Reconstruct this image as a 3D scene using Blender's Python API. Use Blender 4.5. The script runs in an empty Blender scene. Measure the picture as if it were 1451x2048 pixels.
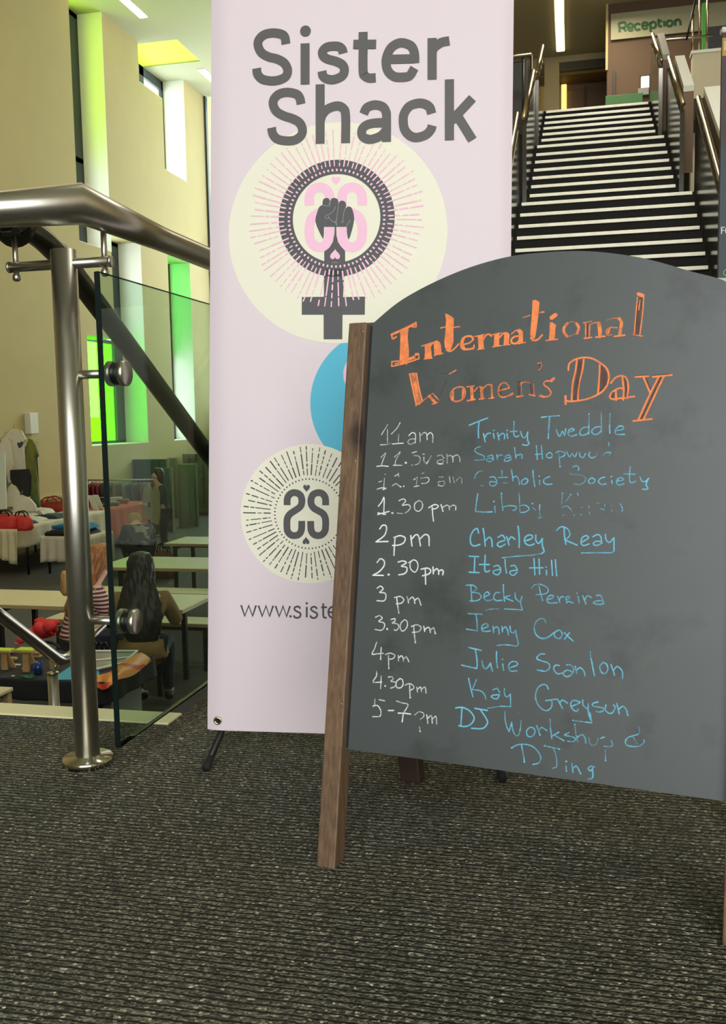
import bpy, bmesh, math, random
from mathutils import Vector, Matrix, Quaternion
random.seed(7)
S = bpy.context.scene
COL = S.collection
# ---------------------------------------------------------------- camera
R_ = Vector((0.97374482, 0.22692417, -0.01806774))      # camera right
U_ = Vector((-0.00486825, 0.10010917, 0.99496455))      # camera up
W_ = Vector((-0.22759025, 0.96875362, -0.09858551))     # viewing direction
CAM = Vector((0, 0, .67))
FPX = 1900.0
cd = bpy.data.cameras.new('camera'); cam = bpy.data.objects.new('camera', cd); COL.objects.link(cam)
m = Matrix.Identity(4)
for i in range(3):
    m[i][0] = R_[i]; m[i][1] = U_[i]; m[i][2] = -W_[i]; m[i][3] = CAM[i]
cam.matrix_world = m
cd.sensor_fit = 'VERTICAL'; cd.sensor_height = 24; cd.sensor_width = 24; cd.lens = FPX / 2048 * 24
cd.clip_start = .02; cd.clip_end = 200
S.camera = cam
# ---------------------------------------------------------------- light
WORLD_STRENGTH = 5.2
wd = bpy.data.worlds.new('sky'); S.world = wd; wd.use_nodes = True
wn = wd.node_tree.nodes; wn['Background'].inputs[0].default_value = (.97, 1.0, .985, 1); wn['Background'].inputs[1].default_value = WORLD_STRENGTH
S.view_settings.view_transform = 'Standard'; S.view_settings.look = 'None'
S.view_settings.exposure = 0.14; S.view_settings.gamma = 1; S.view_settings.use_curve_mapping = False

def area(name, loc, target, sx, sy, power, color):
    l = bpy.data.lights.new(name, 'AREA'); l.shape = 'RECTANGLE'; l.size = sx; l.size_y = sy; l.energy = power; l.color = color
    o = bpy.data.objects.new(name, l); COL.objects.link(o); o.location = loc
    d = Vector(target) - Vector(loc); o.rotation_euler = d.to_track_quat('-Z', 'Y').to_euler(); return o
# added daylight fill from the unseen side behind the camera, and the hall's ceiling lamps
area('daylight_fill', (1.0, -5.5, 3.2), (0.0, 4, 1.0), 9, 5, 25, (.97, 1, 1))
area('hall_ceiling_lamps', (-6.0, 12.0, 8.8), (-6.0, 13, 0), 3, 12, 170, (1, .86, .58))
area('landing_ceiling_lamps', (.3, 16.5, 7.85), (.3, 16, 0), 1.0, 3.0, 110, (1, .86, .6))

area('nosing_fill_light', (.4, 6.0, 8.7), (.2, 12, 3), 2.5, 2.5, 480, (1, .95, .82))  # added fill light that brightens the white stair nosings

# ---------------------------------------------------------------- pixel helpers (turn a measured image point into a place)
def ray(x, y): return W_ + R_ * ((x - 725.5) / FPX) - U_ * ((y - 1024) / FPX)
def oz(x, y, z): d = ray(x, y); return CAM + d * ((z - CAM.z) / d.z)
def ox(x, y, X): d = ray(x, y); return CAM + d * (X / d.x)
def oy(x, y, Y): d = ray(x, y); return CAM + d * (Y / d.y)
def dep(x, y, D): return CAM + ray(x, y) * D

# ---------------------------------------------------------------- materials
def lin(c): return tuple(((v / 255) / 12.92 if v <= 10 else ((v / 255 + .055) / 1.055) ** 2.4) for v in c) + (1,)
MC = {}
def mat(name, rgb, rough=.6, metal=0, noise=0, scale=20, bump=0, stretch=(1, 1, 1), spec=.5, emit=0, rgb2=None):
    if name in MC: return MC[name]
    M = bpy.data.materials.new(name); M.use_nodes = True; N = M.node_tree.nodes; L = M.node_tree.links; b = N['Principled BSDF']
    c = lin(rgb); b.inputs['Base Color'].default_value = c; b.inputs['Roughness'].default_value = rough; b.inputs['Metallic'].default_value = metal
    b.inputs['Specular IOR Level'].default_value = spec
    if emit: b.inputs['Emission Color'].default_value = c; b.inputs['Emission Strength'].default_value = emit
    if noise or bump or rgb2:
        tc = N.new('ShaderNodeTexCoord'); mp = N.new('ShaderNodeMapping'); mp.inputs['Scale'].default_value = stretch
        nt = N.new('ShaderNodeTexNoise'); nt.inputs['Scale'].default_value = scale; nt.inputs['Detail'].default_value = 6
        L.new(tc.outputs['Object'], mp.inputs[0]); L.new(mp.outputs[0], nt.inputs['Vector'])
        if noise or rgb2:
            cr = N.new('ShaderNodeValToRGB'); e = cr.color_ramp.elements
            e[0].position = .32; e[1].position = .68
            d = lin(rgb2) if rgb2 else tuple(v * (1 - noise) for v in c[:3]) + (1,)
            e[0].color = d; e[1].color = c if rgb2 else tuple(min(1, v * (1 + noise)) for v in c[:3]) + (1,)
            L.new(nt.outputs[0], cr.inputs[0]); L.new(cr.outputs[0], b.inputs['Base Color'])
        if bump:
            bp = N.new('ShaderNodeBump'); bp.inputs['Strength'].default_value = bump; bp.inputs['Distance'].default_value = .01
            L.new(nt.outputs[0], bp.inputs['Height']); L.new(bp.outputs[0], b.inputs['Normal'])
    MC[name] = M; return M
def glassmat(name, tint, refl=.08, rough=.02):
    if name in MC: return MC[name]
    M = bpy.data.materials.new(name); M.use_nodes = True; N = M.node_tree.nodes; L = M.node_tree.links
    for n in list(N):
        if n.type == 'BSDF_PRINCIPLED': N.remove(n)
    t = N.new('ShaderNodeBsdfTransparent'); t.inputs[0].default_value = tint + (1,)
    g = N.new('ShaderNodeBsdfGlossy'); g.inputs['Roughness'].default_value = rough
    f = N.new('ShaderNodeLayerWeight'); f.inputs[0].default_value = .5
    p5 = N.new('ShaderNodeMath'); p5.operation = 'POWER'; p5.inputs[1].default_value = 5; L.new(f.outputs['Facing'], p5.inputs[0])
    a = N.new('ShaderNodeMath'); a.operation = 'ADD'; a.inputs[1].default_value = refl; a.use_clamp = True
    x = N.new('ShaderNodeMixShader'); L.new(p5.outputs[0], a.inputs[0]); L.new(a.outputs[0], x.inputs[0]); L.new(t.outputs[0], x.inputs[1]); L.new(g.outputs[0], x.inputs[2])
    L.new(x.outputs[0], N['Material Output'].inputs[0]); MC[name] = M; return M
def chalk(name, rgb, alpha, scale=900):
    if name in MC: return MC[name]
    M = mat(name, rgb, .9); N = M.node_tree.nodes; L = M.node_tree.links; b = N['Principled BSDF']
    tc = N.new('ShaderNodeTexCoord'); nt = N.new('ShaderNodeTexNoise'); nt.inputs['Scale'].default_value = scale; nt.inputs['Detail'].default_value = 3
    n2 = N.new('ShaderNodeTexNoise'); n2.inputs['Scale'].default_value = 90; L.new(tc.outputs['Object'], n2.inputs['Vector'])
    L.new(tc.outputs['Object'], nt.inputs['Vector'])
    ad = N.new('ShaderNodeMath'); ad.operation = 'ADD'; L.new(nt.outputs[0], ad.inputs[0]); L.new(n2.outputs[0], ad.inputs[1])
    mr = N.new('ShaderNodeMapRange'); mr.inputs[1].default_value = .75; mr.inputs[2].default_value = 1.25
    mr.inputs[3].default_value = max(0, alpha - .35); mr.inputs[4].default_value = min(1, alpha + .35 * (1 if alpha < .9 else 2))
    L.new(ad.outputs[0], mr.inputs[0]); L.new(mr.outputs[0], b.inputs['Alpha']); return M

# ---------------------------------------------------------------- mesh helpers
def link(name, me, m, parent=None):
    o = bpy.data.objects.new(name, me); COL.objects.link(o)
    if m is not None:
        for q in (m if isinstance(m, (list, tuple)) else [m]): me.materials.append(q)
    if parent is not None:
        o.parent = parent
        o.matrix_parent_inverse = parent_world(parent).inverted()
    return o
def parent_world(p):
    M = p.matrix_basis.copy()
    while p.parent is not None:
        M = p.parent.matrix_basis @ p.matrix_parent_inverse @ M if False else (parent_world(p.parent) @ p.matrix_parent_inverse @ p.matrix_basis)
        return M
    return M
def obj(name, bm, m, parent=None, smooth=False):
    me = bpy.data.meshes.new(name); bmesh.ops.recalc_face_normals(bm, faces=bm.faces); bm.to_mesh(me); bm.free()
    if smooth:
        for p in me.polygons: p.use_smooth = True
    return link(name, me, m, parent)
def tag(o, label, cat, group=None, kind=None):
    o['label'] = label; o['category'] = cat
    if group: o['group'] = group
    if kind: o['kind'] = kind
    return o
def thing(name, loc, label, cat, group=None, rz=0):
    o = bpy.data.objects.new(name, None); COL.objects.link(o); o.location = loc; o.rotation_euler = (0, 0, rz); o.empty_display_size = .1
    return tag(o, label, cat, group)
def struct(name, bm, m, smooth=False):
    o = obj(name, bm, m, None, smooth); o['kind'] = 'structure'; return o
def box(bm, a, b, M=None):
    x0, y0, z0 = a; x1, y1, z1 = b
    v = [Vector(p) for p in ((x0,y0,z0),(x1,y0,z0),(x1,y1,z0),(x0,y1,z0),(x0,y0,z1),(x1,y0,z1),(x1,y1,z1),(x0,y1,z1))]
    if M: v = [M @ p for p in v]
    v = [bm.verts.new(p) for p in v]
    for f in ((0,3,2,1),(4,5,6,7),(0,1,5,4),(1,2,6,5),(2,3,7,6),(3,0,4,7)): bm.faces.new([v[i] for i in f])
    return bm
def bx(a, b, M=None): return box(bmesh.new(), a, b, M)
def bevel(bm, w, seg=2):
    bmesh.ops.bevel(bm, geom=list(bm.edges), offset=w, segments=seg, affect='EDGES', profile=.5); return bm
def frame_at(d):
    d = d.normalized(); a = Vector((0, 0, 1)) if abs(d.z) < .95 else Vector((1, 0, 0))
    x = d.cross(a).normalized(); return x, d.cross(x).normalized()
def tube(bm, pts, r, seg=16, caps=True, rs=None):
    pts = [Vector(p) for p in pts]; rings = []; px = None
    for i, p in enumerate(pts):
        d = (pts[min(i + 1, len(pts) - 1)] - pts[max(i - 1, 0)])
        if px is None: x, y = frame_at(d)
        else:
            x = (px - d.normalized() * px.dot(d.normalized())).normalized(); y = d.normalized().cross(x)
        px = x; rr = rs[i] if rs else r
        if 0 < i < len(pts) - 1:
            a = (pts[i] - pts[i - 1]).normalized(); c = (pts[i + 1] - pts[i]).normalized(); k = 1 / max(.5, math.cos(a.angle(c) / 2))
        else: k = 1
        rings.append([bm.verts.new(p + (x * math.cos(t) + y * math.sin(t)) * rr * k) for t in [2 * math.pi * j / seg for j in range(seg)]])
    for a, b in zip(rings, rings[1:]):
        for j in range(seg): bm.faces.new((a[j], a[(j + 1) % seg], b[(j + 1) % seg], b[j]))
    if caps: bm.faces.new(rings[0][::-1]); bm.faces.new(rings[-1])
    return bm
def tb(pts, r, seg=16, rs=None): return tube(bmesh.new(), pts, r, seg, True, rs)
def lathe(bm, c, prof, seg=32, axis=Vector((0, 0, 1))):
    x, y = frame_at(axis); axis = axis.normalized(); rings = []
    for r, h in prof: rings.append([bm.verts.new(Vector(c) + axis * h + (x * math.cos(t) + y * math.sin(t)) * max(r, 1e-4)) for t in [2 * math.pi * j / seg for j in range(seg)]])
    for a, b in zip(rings, rings[1:]):
        for j in range(seg): bm.faces.new((a[j], a[(j + 1) % seg], b[(j + 1) % seg], b[j]))
    bm.faces.new(rings[0][::-1]); bm.faces.new(rings[-1]); return bm
def prism(bm, pts, n):
    n = Vector(n); a = [bm.verts.new(Vector(p)) for p in pts]; b = [bm.verts.new(Vector(p) + n) for p in pts]
    bm.faces.new(a); bm.faces.new(b[::-1]); k = len(a)
    for i in range(k): bm.faces.new((a[i], a[(i + 1) % k], b[(i + 1) % k], b[i]))
    return bm
def smoothline(P, n=6):
    if len(P) < 3: return P
    out = []; Q = [2 * P[0] - P[1]] + P + [2 * P[-1] - P[-2]]
    for i in range(1, len(Q) - 2):
        a, b, c, d = Q[i - 1:i + 3]
        for k in range(n):
            t = k / n; out.append(.5 * ((2 * b) + (c - a) * t + (2 * a - 5 * b + 4 * c - d) * t * t + (3 * b - a - 3 * c + d) * t ** 3))
    return out + [P[-1]]
def ribbon(bm, P, w, T, cap=False, mi=0):
    """flat ribbon of width w along 2-D points P; T maps (u, v) to 3-D"""
    if len(P) == 1: P = [P[0] - Vector((w * .1, 0)), P[0] + Vector((w * .1, 0))]
    L, Rr = [], []
    for i, p in enumerate(P):
        d = P[min(i + 1, len(P) - 1)] - P[max(i - 1, 0)]
        if d.length < 1e-9: d = Vector((1, 0))
        d.normalize(); nn = Vector((-d.y, d.x)) * w / 2
        if 0 < i < len(P) - 1:
            a = P[i] - P[i - 1]; c = P[i + 1] - P[i]
            if a.length > 1e-9 and c.length > 1e-9:
                ang = a.angle(c); nn /= max(.6, math.cos(ang / 2))
        L.append(p + nn); Rr.append(p - nn)
    if cap:
        def arc(p, d):
            d = d.normalized() * w / 2; nn = Vector((-d.y, d.x)); return [p + nn * math.cos(t) + d * math.sin(t) for t in [math.pi * k / 6 for k in range(1, 6)]]
        A = arc(P[-1], P[-1] - P[-2]); B = arc(P[0], P[0] - P[1])
        f1 = [L[-1]] + A + [Rr[-1]]; f0 = [Rr[0]] + B + [L[0]]
        for f in (f1, f0):
            bm.faces.new([bm.verts.new(T(q)) for q in f]).material_index = mi
    a = [bm.verts.new(T(q)) for q in L]; b = [bm.verts.new(T(q)) for q in Rr]
    for i in range(len(P) - 1):
        bm.faces.new((a[i], b[i], b[i + 1], a[i + 1])).material_index = mi
def poly2(bm, P, T, mi=0): bm.faces.new([bm.verts.new(T(q)) for q in P]).material_index = mi
def facecam(bm):
    bm.normal_update()
    for f in bm.faces:
        if f.normal.dot(W_) > 0: f.normal_flip()
def parse(s):
    out = []
    for st in s.split(';'):
        st = st.strip()
        if st: out.append([tuple(float(v) for v in q.split(',')) for q in st.split()])
    return out

# ---------------------------------------------------------------- shared materials
M_wall = mat('cream_plaster', (193, 178, 134), .85, noise=.02, scale=2)
M_ceil = mat('ceiling_white', (184, 184, 156), .9)
M_steel = mat('brushed_steel', (186, 182, 170), .34, 1, noise=.06, scale=60, stretch=(1, 1, .02))
M_steel2 = mat('satin_steel', (180, 176, 164), .32, 1)
M_blackm = mat('black_metal', (22, 23, 24), .45)
M_wood = None
M_frame = mat('slate_frame', (62, 72, 84), .5)
M_tabletop = mat('birch_laminate', (205, 196, 152), .45, noise=.05, scale=6, stretch=(.3, 3, 1))
M_edge = mat('birch_edge', (176, 152, 104), .5)
M_white = mat('white_paint', (225, 226, 218), .6)

def carpet_mat():
    M = bpy.data.materials.new('ribbed_carpet'); M.use_nodes = True; N = M.node_tree.nodes; L = M.node_tree.links; b = N['Principled BSDF']
    b.inputs['Roughness'].default_value = .95; b.inputs['Specular IOR Level'].default_value = .15
    tc = N.new('ShaderNodeTexCoord'); mp = N.new('ShaderNodeMapping'); L.new(tc.outputs['Object'], mp.inputs[0])
    wob = N.new('ShaderNodeTexNoise'); wob.inputs['Scale'].default_value = 45; L.new(mp.outputs[0], wob.inputs['Vector'])
    sub = N.new('ShaderNodeVectorMath'); sub.operation = 'SUBTRACT'; sub.inputs[1].default_value = (.5, .5, .5); L.new(wob.outputs['Color'], sub.inputs[0])
    sc = N.new('ShaderNodeVectorMath'); sc.operation = 'SCALE'; sc.inputs['Scale'].default_value = .006; L.new(sub.outputs[0], sc.inputs[0])
    ad = N.new('ShaderNodeVectorMath'); ad.operation = 'ADD'; L.new(mp.outputs[0], ad.inputs[0]); L.new(sc.outputs[0], ad.inputs[1])
    st = N.new('ShaderNodeMapping'); st.inputs['Scale'].default_value = (.85, 1, 1); L.new(ad.outputs[0], st.inputs[0])
    vo = N.new('ShaderNodeTexVoronoi'); vo.inputs['Scale'].default_value = 275; vo.feature = 'F1'; L.new(st.outputs[0], vo.inputs['Vector'])
    sx = N.new('ShaderNodeSeparateXYZ'); L.new(ad.outputs[0], sx.inputs[0])
    mu = N.new('ShaderNodeMath'); mu.operation = 'MULTIPLY'; mu.inputs[1].default_value = 2 * math.pi / .0118; L.new(sx.outputs[1], mu.inputs[0])
    si = N.new('ShaderNodeMath'); si.operation = 'SINE'; L.new(mu.outputs[0], si.inputs[0])
    mr = N.new('ShaderNodeMapRange'); mr.inputs[1].default_value = -1; mr.inputs[2].default_value = -.2; L.new(si.outputs[0], mr.inputs[0])   # 0 in the groove
    ramp = N.new('ShaderNodeValToRGB'); e = ramp.color_ramp.elements
    e[0].position = .0; e[0].color = lin((56, 55, 49)); e[1].position = .98; e[1].color = lin((232, 228, 208))
    k = e.new(.5); k.color = lin((98, 97, 88)); k = e.new(.82); k.color = lin((142, 140, 126))
    L.new(vo.outputs['Color'], ramp.inputs[0])
    big = N.new('ShaderNodeTexNoise'); big.inputs['Scale'].default_value = 3; L.new(tc.outputs['Object'], big.inputs['Vector'])
    tint = N.new('ShaderNodeValToRGB'); t = tint.color_ramp.elements; t[0].position = .35; t[0].color = (.88, .92, .9, 1); t[1].position = .65; t[1].color = (1.06, 1.0, .92, 1)
    L.new(big.outputs[0], tint.inputs[0])
    mx = N.new('ShaderNodeMixRGB'); mx.blend_type = 'MULTIPLY'; mx.inputs[0].default_value = 1; L.new(ramp.outputs[0], mx.inputs[1]); L.new(tint.outputs[0], mx.inputs[2])
    gr = N.new('ShaderNodeMixRGB'); L.new(mr.outputs[0], gr.inputs[0]); gr.inputs[1].default_value = lin((38, 36, 32)); L.new(mx.outputs[0], gr.inputs[2]); L.new(gr.outputs[0], b.inputs['Base Color'])
    vi = N.new('ShaderNodeMath'); vi.operation = 'SUBTRACT'; vi.inputs[0].default_value = 1; L.new(vo.outputs['Distance'], vi.inputs[1])
    hm = N.new('ShaderNodeMath'); hm.operation = 'MULTIPLY'; L.new(vi.outputs[0], hm.inputs[0]); L.new(mr.outputs[0], hm.inputs[1])
    bp = N.new('ShaderNodeBump'); bp.inputs['Strength'].default_value = .9; bp.inputs['Distance'].default_value = .005; L.new(hm.outputs[0], bp.inputs['Height']); L.new(bp.outputs[0], b.inputs['Normal'])
    return M
M_carpet = carpet_mat()

# ================================================================ structure
ZL = -1.6                                                   # floor of the lower hall
XE, YE = -.897, 1.965                                       # corner of the stairwell in the landing
bm = bmesh.new()
box(bm, (XE, -5, -.3), (6, 8, 0)); box(bm, (-11, -5, -.3), (XE, YE, 0))
bmesh.ops.remove_doubles(bm, verts=bm.verts, dist=1e-5)
struct('floor', bm, M_carpet)
M_lower = mat('lower_carpet', (64, 62, 56), .9, noise=.12, scale=40)
struct('floor', bx((-10.4, YE, ZL - .2), (XE, 24.6, ZL)), M_lower)
struct('floor', bx((XE, 8, -.3), (6, 24.6, 0)), M_lower)
# wall beside the stairwell, below the landing
struct('wall_stairwell', bx((XE - .001, YE, ZL), (XE + .06, 8.2, -.302)), mat('brown_fascia', (58, 50, 42), .6))
struct('wall_stairwell', bx((-11, YE - .12, ZL), (XE, YE - .002, -.302)), mat('brown_fascia', (58, 50, 42), .6))
struct('trim_1', bx((XE + .0005, YE, -.3), (XE + .004, 8, -.004)), mat('brown_fascia', (58, 50, 42), .6))
# hall ceiling with its lime rooflight beside the left wall
ZC = 9.05
bm = bmesh.new()
sx0, sx1, sy0, sy1 = -10.4, -8.82, 20.42, 21.75
for a, b in (((-11, -4, ZC), (sx0, 25, ZC + .3)), ((sx1, -4, ZC), (-3, 25, ZC + .3)), ((sx0, -4, ZC), (sx1, sy0, ZC + .3)), ((sx0, sy1, ZC), (sx1, 25, ZC + .3))): box(bm, a, b)
struct('ceiling', bm, M_ceil)
M_limeg = glassmat('lime_glass', (.75, 1.0, .06), .02); M_limeg2 = glassmat('lime_green_glass', (.28, .95, .05), .02); M_greeng = glassmat('emerald_glass', (.05, .75, .24), .02)
M_clear = glassmat('clear_pane', (.93, .98, .96), .02)
struct('window_roof', bx((sx0, sy0, ZC + .03), (sx1, sy1, ZC + .05)), mat('rooflight_lime', (190, 236, 62), .6, emit=.9))
# left wall with slit and L-shaped windows cut out of it
XW, XG = -9.7, -10.3
def holes_wall(name, x0, x1, ys, zs, inside, m):
    bm = bmesh.new(); V = {}
    def v(x, y, z):
        k = (x, round(y, 4), round(z, 4))
        if k not in V: V[k] = bm.verts.new(k)
        return V[k]
    ny, nz = len(ys) - 1, len(zs) - 1
    sol = lambda i, j: 0 <= i < ny and 0 <= j < nz and not inside((ys[i] + ys[i + 1]) / 2, (zs[j] + zs[j + 1]) / 2)
    for i in range(ny):
        for j in range(nz):
            if not sol(i, j): continue
            a, b, c, d = ys[i], ys[i + 1], zs[j], zs[j + 1]
            for x in (x0, x1): bm.faces.new((v(x, a, c), v(x, b, c), v(x, b, d), v(x, a, d)))
            if not sol(i - 1, j): bm.faces.new((v(x0, a, c), v(x1, a, c), v(x1, a, d), v(x0, a, d)))
            if not sol(i + 1, j): bm.faces.new((v(x0, b, c), v(x1, b, c), v(x1, b, d), v(x0, b, d)))
            if not sol(i, j - 1): bm.faces.new((v(x0, a, c), v(x0, b, c), v(x1, b, c), v(x1, a, c)))
            if not sol(i, j + 1): bm.faces.new((v(x0, a, d), v(x0, b, d), v(x1, b, d), v(x1, a, d)))
    return struct(name, bm, m)
# openings: (y0, y1, z0, z1)
OPEN = [(17.36, 18.68, 4.23, ZC + .1),                                          # tall slit up to the ceiling
        (18.66, 20.05, 2.42, 4.66), (17.48, 20.05, .20, 2.42),                  # L-shaped: stem and foot
        (21.45, 22.78, .20, 4.62),                                              # green slit
        (20.30, 22.78, 8.2, ZC + .1), (21.5, 22.78, 6.6, 8.2)]                  # upper L
inside = lambda y, z: any(a < y < b and c < z < d for a, b, c, d in OPEN)
ys = sorted({-4, 24.6} | {v for o in OPEN for v in o[:2]}); zs = sorted({ZL, ZC + .1} | {v for o in OPEN for v in o[2:]})
holes_wall('wall_left', XW, XG - .1, ys, zs, inside, M_wall)
bm = bmesh.new()
for (a, b, c, d) in OPEN:                                   # white plaster linings of the window reveals
    if (a, b) != (21.5, 22.78) and (a, b) != (20.30, 22.78): box(bm, (XG + .05, b - .012, c), (XW - .002, b, min(d, ZC)))
box(bm, (XG + .05, 22.768, 6.6), (XW - .002, 22.78, ZC))
for a, b, c in ((17.37, 18.66, 4.23), (17.49, 20.03, .2), (21.46, 22.76, .2), (20.31, 21.5, 8.2), (21.51, 22.76, 6.6)): box(bm, (XG + .05, a, c), (XW - .002, b, c + .012))
struct('trim_6', bm, mat('reveal_white', (240, 240, 236), .85))
def pane(y0, y1, z0, z1, m, parent): return obj('pane', bx((XG - .012, y0, z0), (XG, y1, z1)), m, parent)
def framebars(bars, parent):
    for a, b, c, d in bars: obj('frame_bar', bx((XG - .03, a, c), (XG + .04, b, d)), M_frame, parent)
def window(n, panes, bars):
    w = bpy.data.objects.new('window_%d' % n, None); COL.objects.link(w); w['kind'] = 'structure'
    for p in panes: pane(*p, w)
    framebars(bars, w)
window(1, [(17.36, 18.68, 6.15, ZC, M_limeg), (17.36, 18.68, 4.23, 6.05, M_clear)],
       [(17.36, 17.44, 4.23, ZC), (18.28, 18.68, 4.23, ZC), (17.36, 18.68, 6.05, 6.15), (17.36, 18.68, 4.23, 4.31), (17.36, 18.68, ZC - .1, ZC)])
window(2, [(18.66, 20.05, 2.5, 4.66, M_clear), (17.48, 20.05, .2, 2.42, M_limeg2)],
       [(18.66, 18.78, 2.42, 4.66), (19.68, 20.05, .2, 4.66), (17.48, 20.05, 2.40, 2.48), (17.48, 17.60, .2, 2.42), (17.48, 20.05, .2, .27), (18.66, 20.05, 4.58, 4.66)])
window(3, [(21.45, 22.78, 2.35, 4.62, M_greeng), (21.45, 22.78, .2, 2.28, M_clear)],
       [(21.45, 21.53, .2, 4.62), (22.70, 22.78, .2, 4.62), (21.45, 22.78, 2.28, 2.35), (21.45, 22.78, .2, .27)])
window(4, [(20.3, 22.78, 8.2, ZC, M_clear), (21.5, 22.78, 6.6, 8.2, M_clear)],
       [(20.3, 22.78, ZC - .22, ZC), (20.3, 20.38, 8.2, ZC), (21.5, 21.72, 6.6, ZC), (22.70, 22.78, 6.6, ZC), (21.5, 22.78, 6.6, 6.68)])
# end wall: glazed upper part, dado below
EY = 24.0
struct('wall_back', bx((-10.4, EY, ZL), (-3.0, EY + .3, .75)), M_wall)
w5 = bpy.data.objects.new('window_5', None); COL.objects.link(w5); w5['kind'] = 'structure'
obj('pane', bx((-9.7, EY + .1, .75), (-3.0, EY + .11, ZC)), M_clear, w5)
for k, x in enumerate((-9.68, -9.33, -7.9, -6.4, -4.9)):
    obj('frame_bar', bx((x - .03, EY + .04, .75), (x + .03, EY + .16, ZC)), M_frame, w5)
for z in (.78, 4.9): obj('frame_bar', bx((-9.7, EY + .05, z - .03), (-3, EY + .15, z + .03)), M_frame, w5)
struct('wall_inner', bx((-3.0, 8.2, ZL), (-2.85, 24.3, ZC)), M_wall)
# enclosure of the entrance side, out of frame
struct('wall_back', bx((-2.85, 24.3, -.3), (6.2, 24.6, ZC)), M_wall)
struct('wall_right', bx((6, -5, -.3), (6.2, 25, ZC)), M_wall)
bm = bmesh.new()
for a, b in (((-11, -5.2, -.3), (-1.6, -5, ZC)), ((4.6, -5.2, -.3), (6.2, -5, ZC)), ((-1.6, -5.2, 6.2), (4.6, -5, ZC)), ((-1.6, -5.2, -.3), (4.6, -5, .25))): box(bm, a, b)
struct('wall_light_mask', bm, M_wall)                            # unseen wall added to hold back sky light; opening set for the board's sheen
struct('wall_left_near', bx((-10.4, -5, ZL), (-9.7, -4, ZC + .1)), M_wall)
struct('ceiling', bx((-11, -5.2, ZC), (6.2, -4, ZC + .3)), M_ceil)
struct('ceiling', bx((-3, -4, ZC), (6.2, 13, ZC + .3)), M_ceil)

# ---- upper level on the right
ZU = 5.27
M_olive = mat('dim_olive_wall', (128, 118, 88), .8); M_brown = mat('brown_panel', (104, 82, 62), .7)
struct('ceiling', bx((-2.85, 13, 8.0), (6, 24.3, 8.3)), mat('landing_ceiling', (190, 184, 150), .9))
struct('wall_bulkhead', bx((-2.85, 12.9, 8.0), (6, 13.0, ZC)), M_wall)
struct('floor', bx((-2.85, 15.30, ZU - .3), (6, 24.3, ZU)), M_lower)
p1 = oy(1118, 145, 20.8); p2 = oy(1205, 141, 20.8)
bm = bmesh.new()
box(bm, (-2.85, 20.8, ZU), (p1.x - .27, 21.0, 8)); box(bm, (p1.x - .27, 20.78, ZU), (p1.x, 21.0, p1.z)); box(bm, (p1.x - .27, 20.8, p1.z), (6, 21.0, 8)); box(bm, (p2.x + .6, 20.8, ZU), (6, 21, p1.z))
struct('wall_upper', bm, mat('warm_cream', (176, 164, 126), .8))
bm = bx((p1.x, 20.75, p1.z), (2.4, 20.82, p1.z + .18)); struct('trim_2', bm, mat('dark_lintel', (70, 66, 54), .7))
bm = bx((p1.x, 21.6, ZU), (p2.x + .6, 21.7, p1.z)); box(bm, (p1.x - .1, 21.0, ZU), (p1.x, 21.7, p1.z)); box(bm, (p2.x + .6, 21.0, ZU), (p2.x + .7, 21.7, p1.z)); box(bm, (p1.x - .1, 21.0, p1.z), (p2.x + .7, 21.7, p1.z + .1)); struct('wall_recess', bm, mat('recess_brown', (112, 92, 66), .7))
# doors inside the recess
dr = bpy.data.objects.new('door_1', None); COL.objects.link(dr); dr['kind'] = 'structure'
for k in range(2):
    obj('door_leaf', bevel(bx((p1.x + .04 + k * .5, 21.5, ZU), (p1.x + .5 + k * .5, 21.56, p1.z - .15)), .008, 1), M_brown, dr)
    obj('door_frame', bx((p1.x + k * .5, 21.46, ZU), (p1.x + .04 + k * .5, 21.6, p1.z - .1)), mat('dark_lintel', (70, 66, 54), .7), dr)
# reception block with its sign band
q0 = oy(1213.5, 141, 18.5)
struct('wall_reception', bx((q0.x, 18.5, ZU), (5, 19.2, 8.0)), mat('reception_brown', (98, 78, 62), .75))
struct('trim_3', bx((q0.x - .03, 18.47, q0.z), (q0.x + .012, 18.55, 8.0)), M_wall)
sg0 = oy(1221, 34, 18.45); sg1 = oy(1218, 81, 18.45)
def lettertext(strokes, T, w, name, m, parent, mi=0, cap=False, sm=True):
    bm = bmesh.new()
    for st in parse(strokes):
        P = [Vector(p) for p in st]
        ribbon(bm, smoothline(P) if sm else P, w, T, cap)
    facecam(bm); me = bpy.data.meshes.new(name); bm.to_mesh(me); bm.free(); return link(name, me, m, parent)
sign = thing('reception_sign', (sg0.x, 18.45, sg1.z), 'pale hanging fascia board reading Reception in green above the upper landing', 'sign')
obj('sign_panel', bevel(bx((sg0.x, 18.44, sg1.z), (sg0.x + 3.0, 18.47, sg0.z + .05)), .004, 1), mat('sign_white', (158, 156, 130), .6), sign)
T5 = lambda q, oo=.0: oy(1000 + q.x * .31082, q.y * .31082, 18.432)
lettertext('762,146 768,206;765,149 800,144 806,165 796,176 768,180;788,178 808,200;'
           '820,178 852,172 848,156 832,152 820,166 824,190 838,196 854,188;'
           '900,158 884,152 868,160 866,180 878,192 900,186;'
           '914,166 946,162 942,148 926,144 914,154 914,178 930,186 948,178;'
           '962,142 966,204;964,152 982,140 998,150 998,170 984,180 966,174;'
           '1018,120 1020,162 1030,170 1040,168;1008,138 1040,134;'
           '1052,134 1055,170;1052,118 1053,120;'
           '1090,130 1074,138 1070,154 1080,168 1096,166 1106,152 1104,138 1090,130;'
           '1122,128 1125,166;1124,138 1138,126 1154,132 1160,162', T5, 15, 'sign_lettering', mat('sign_green', (16, 84, 38), .5), sign)
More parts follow.
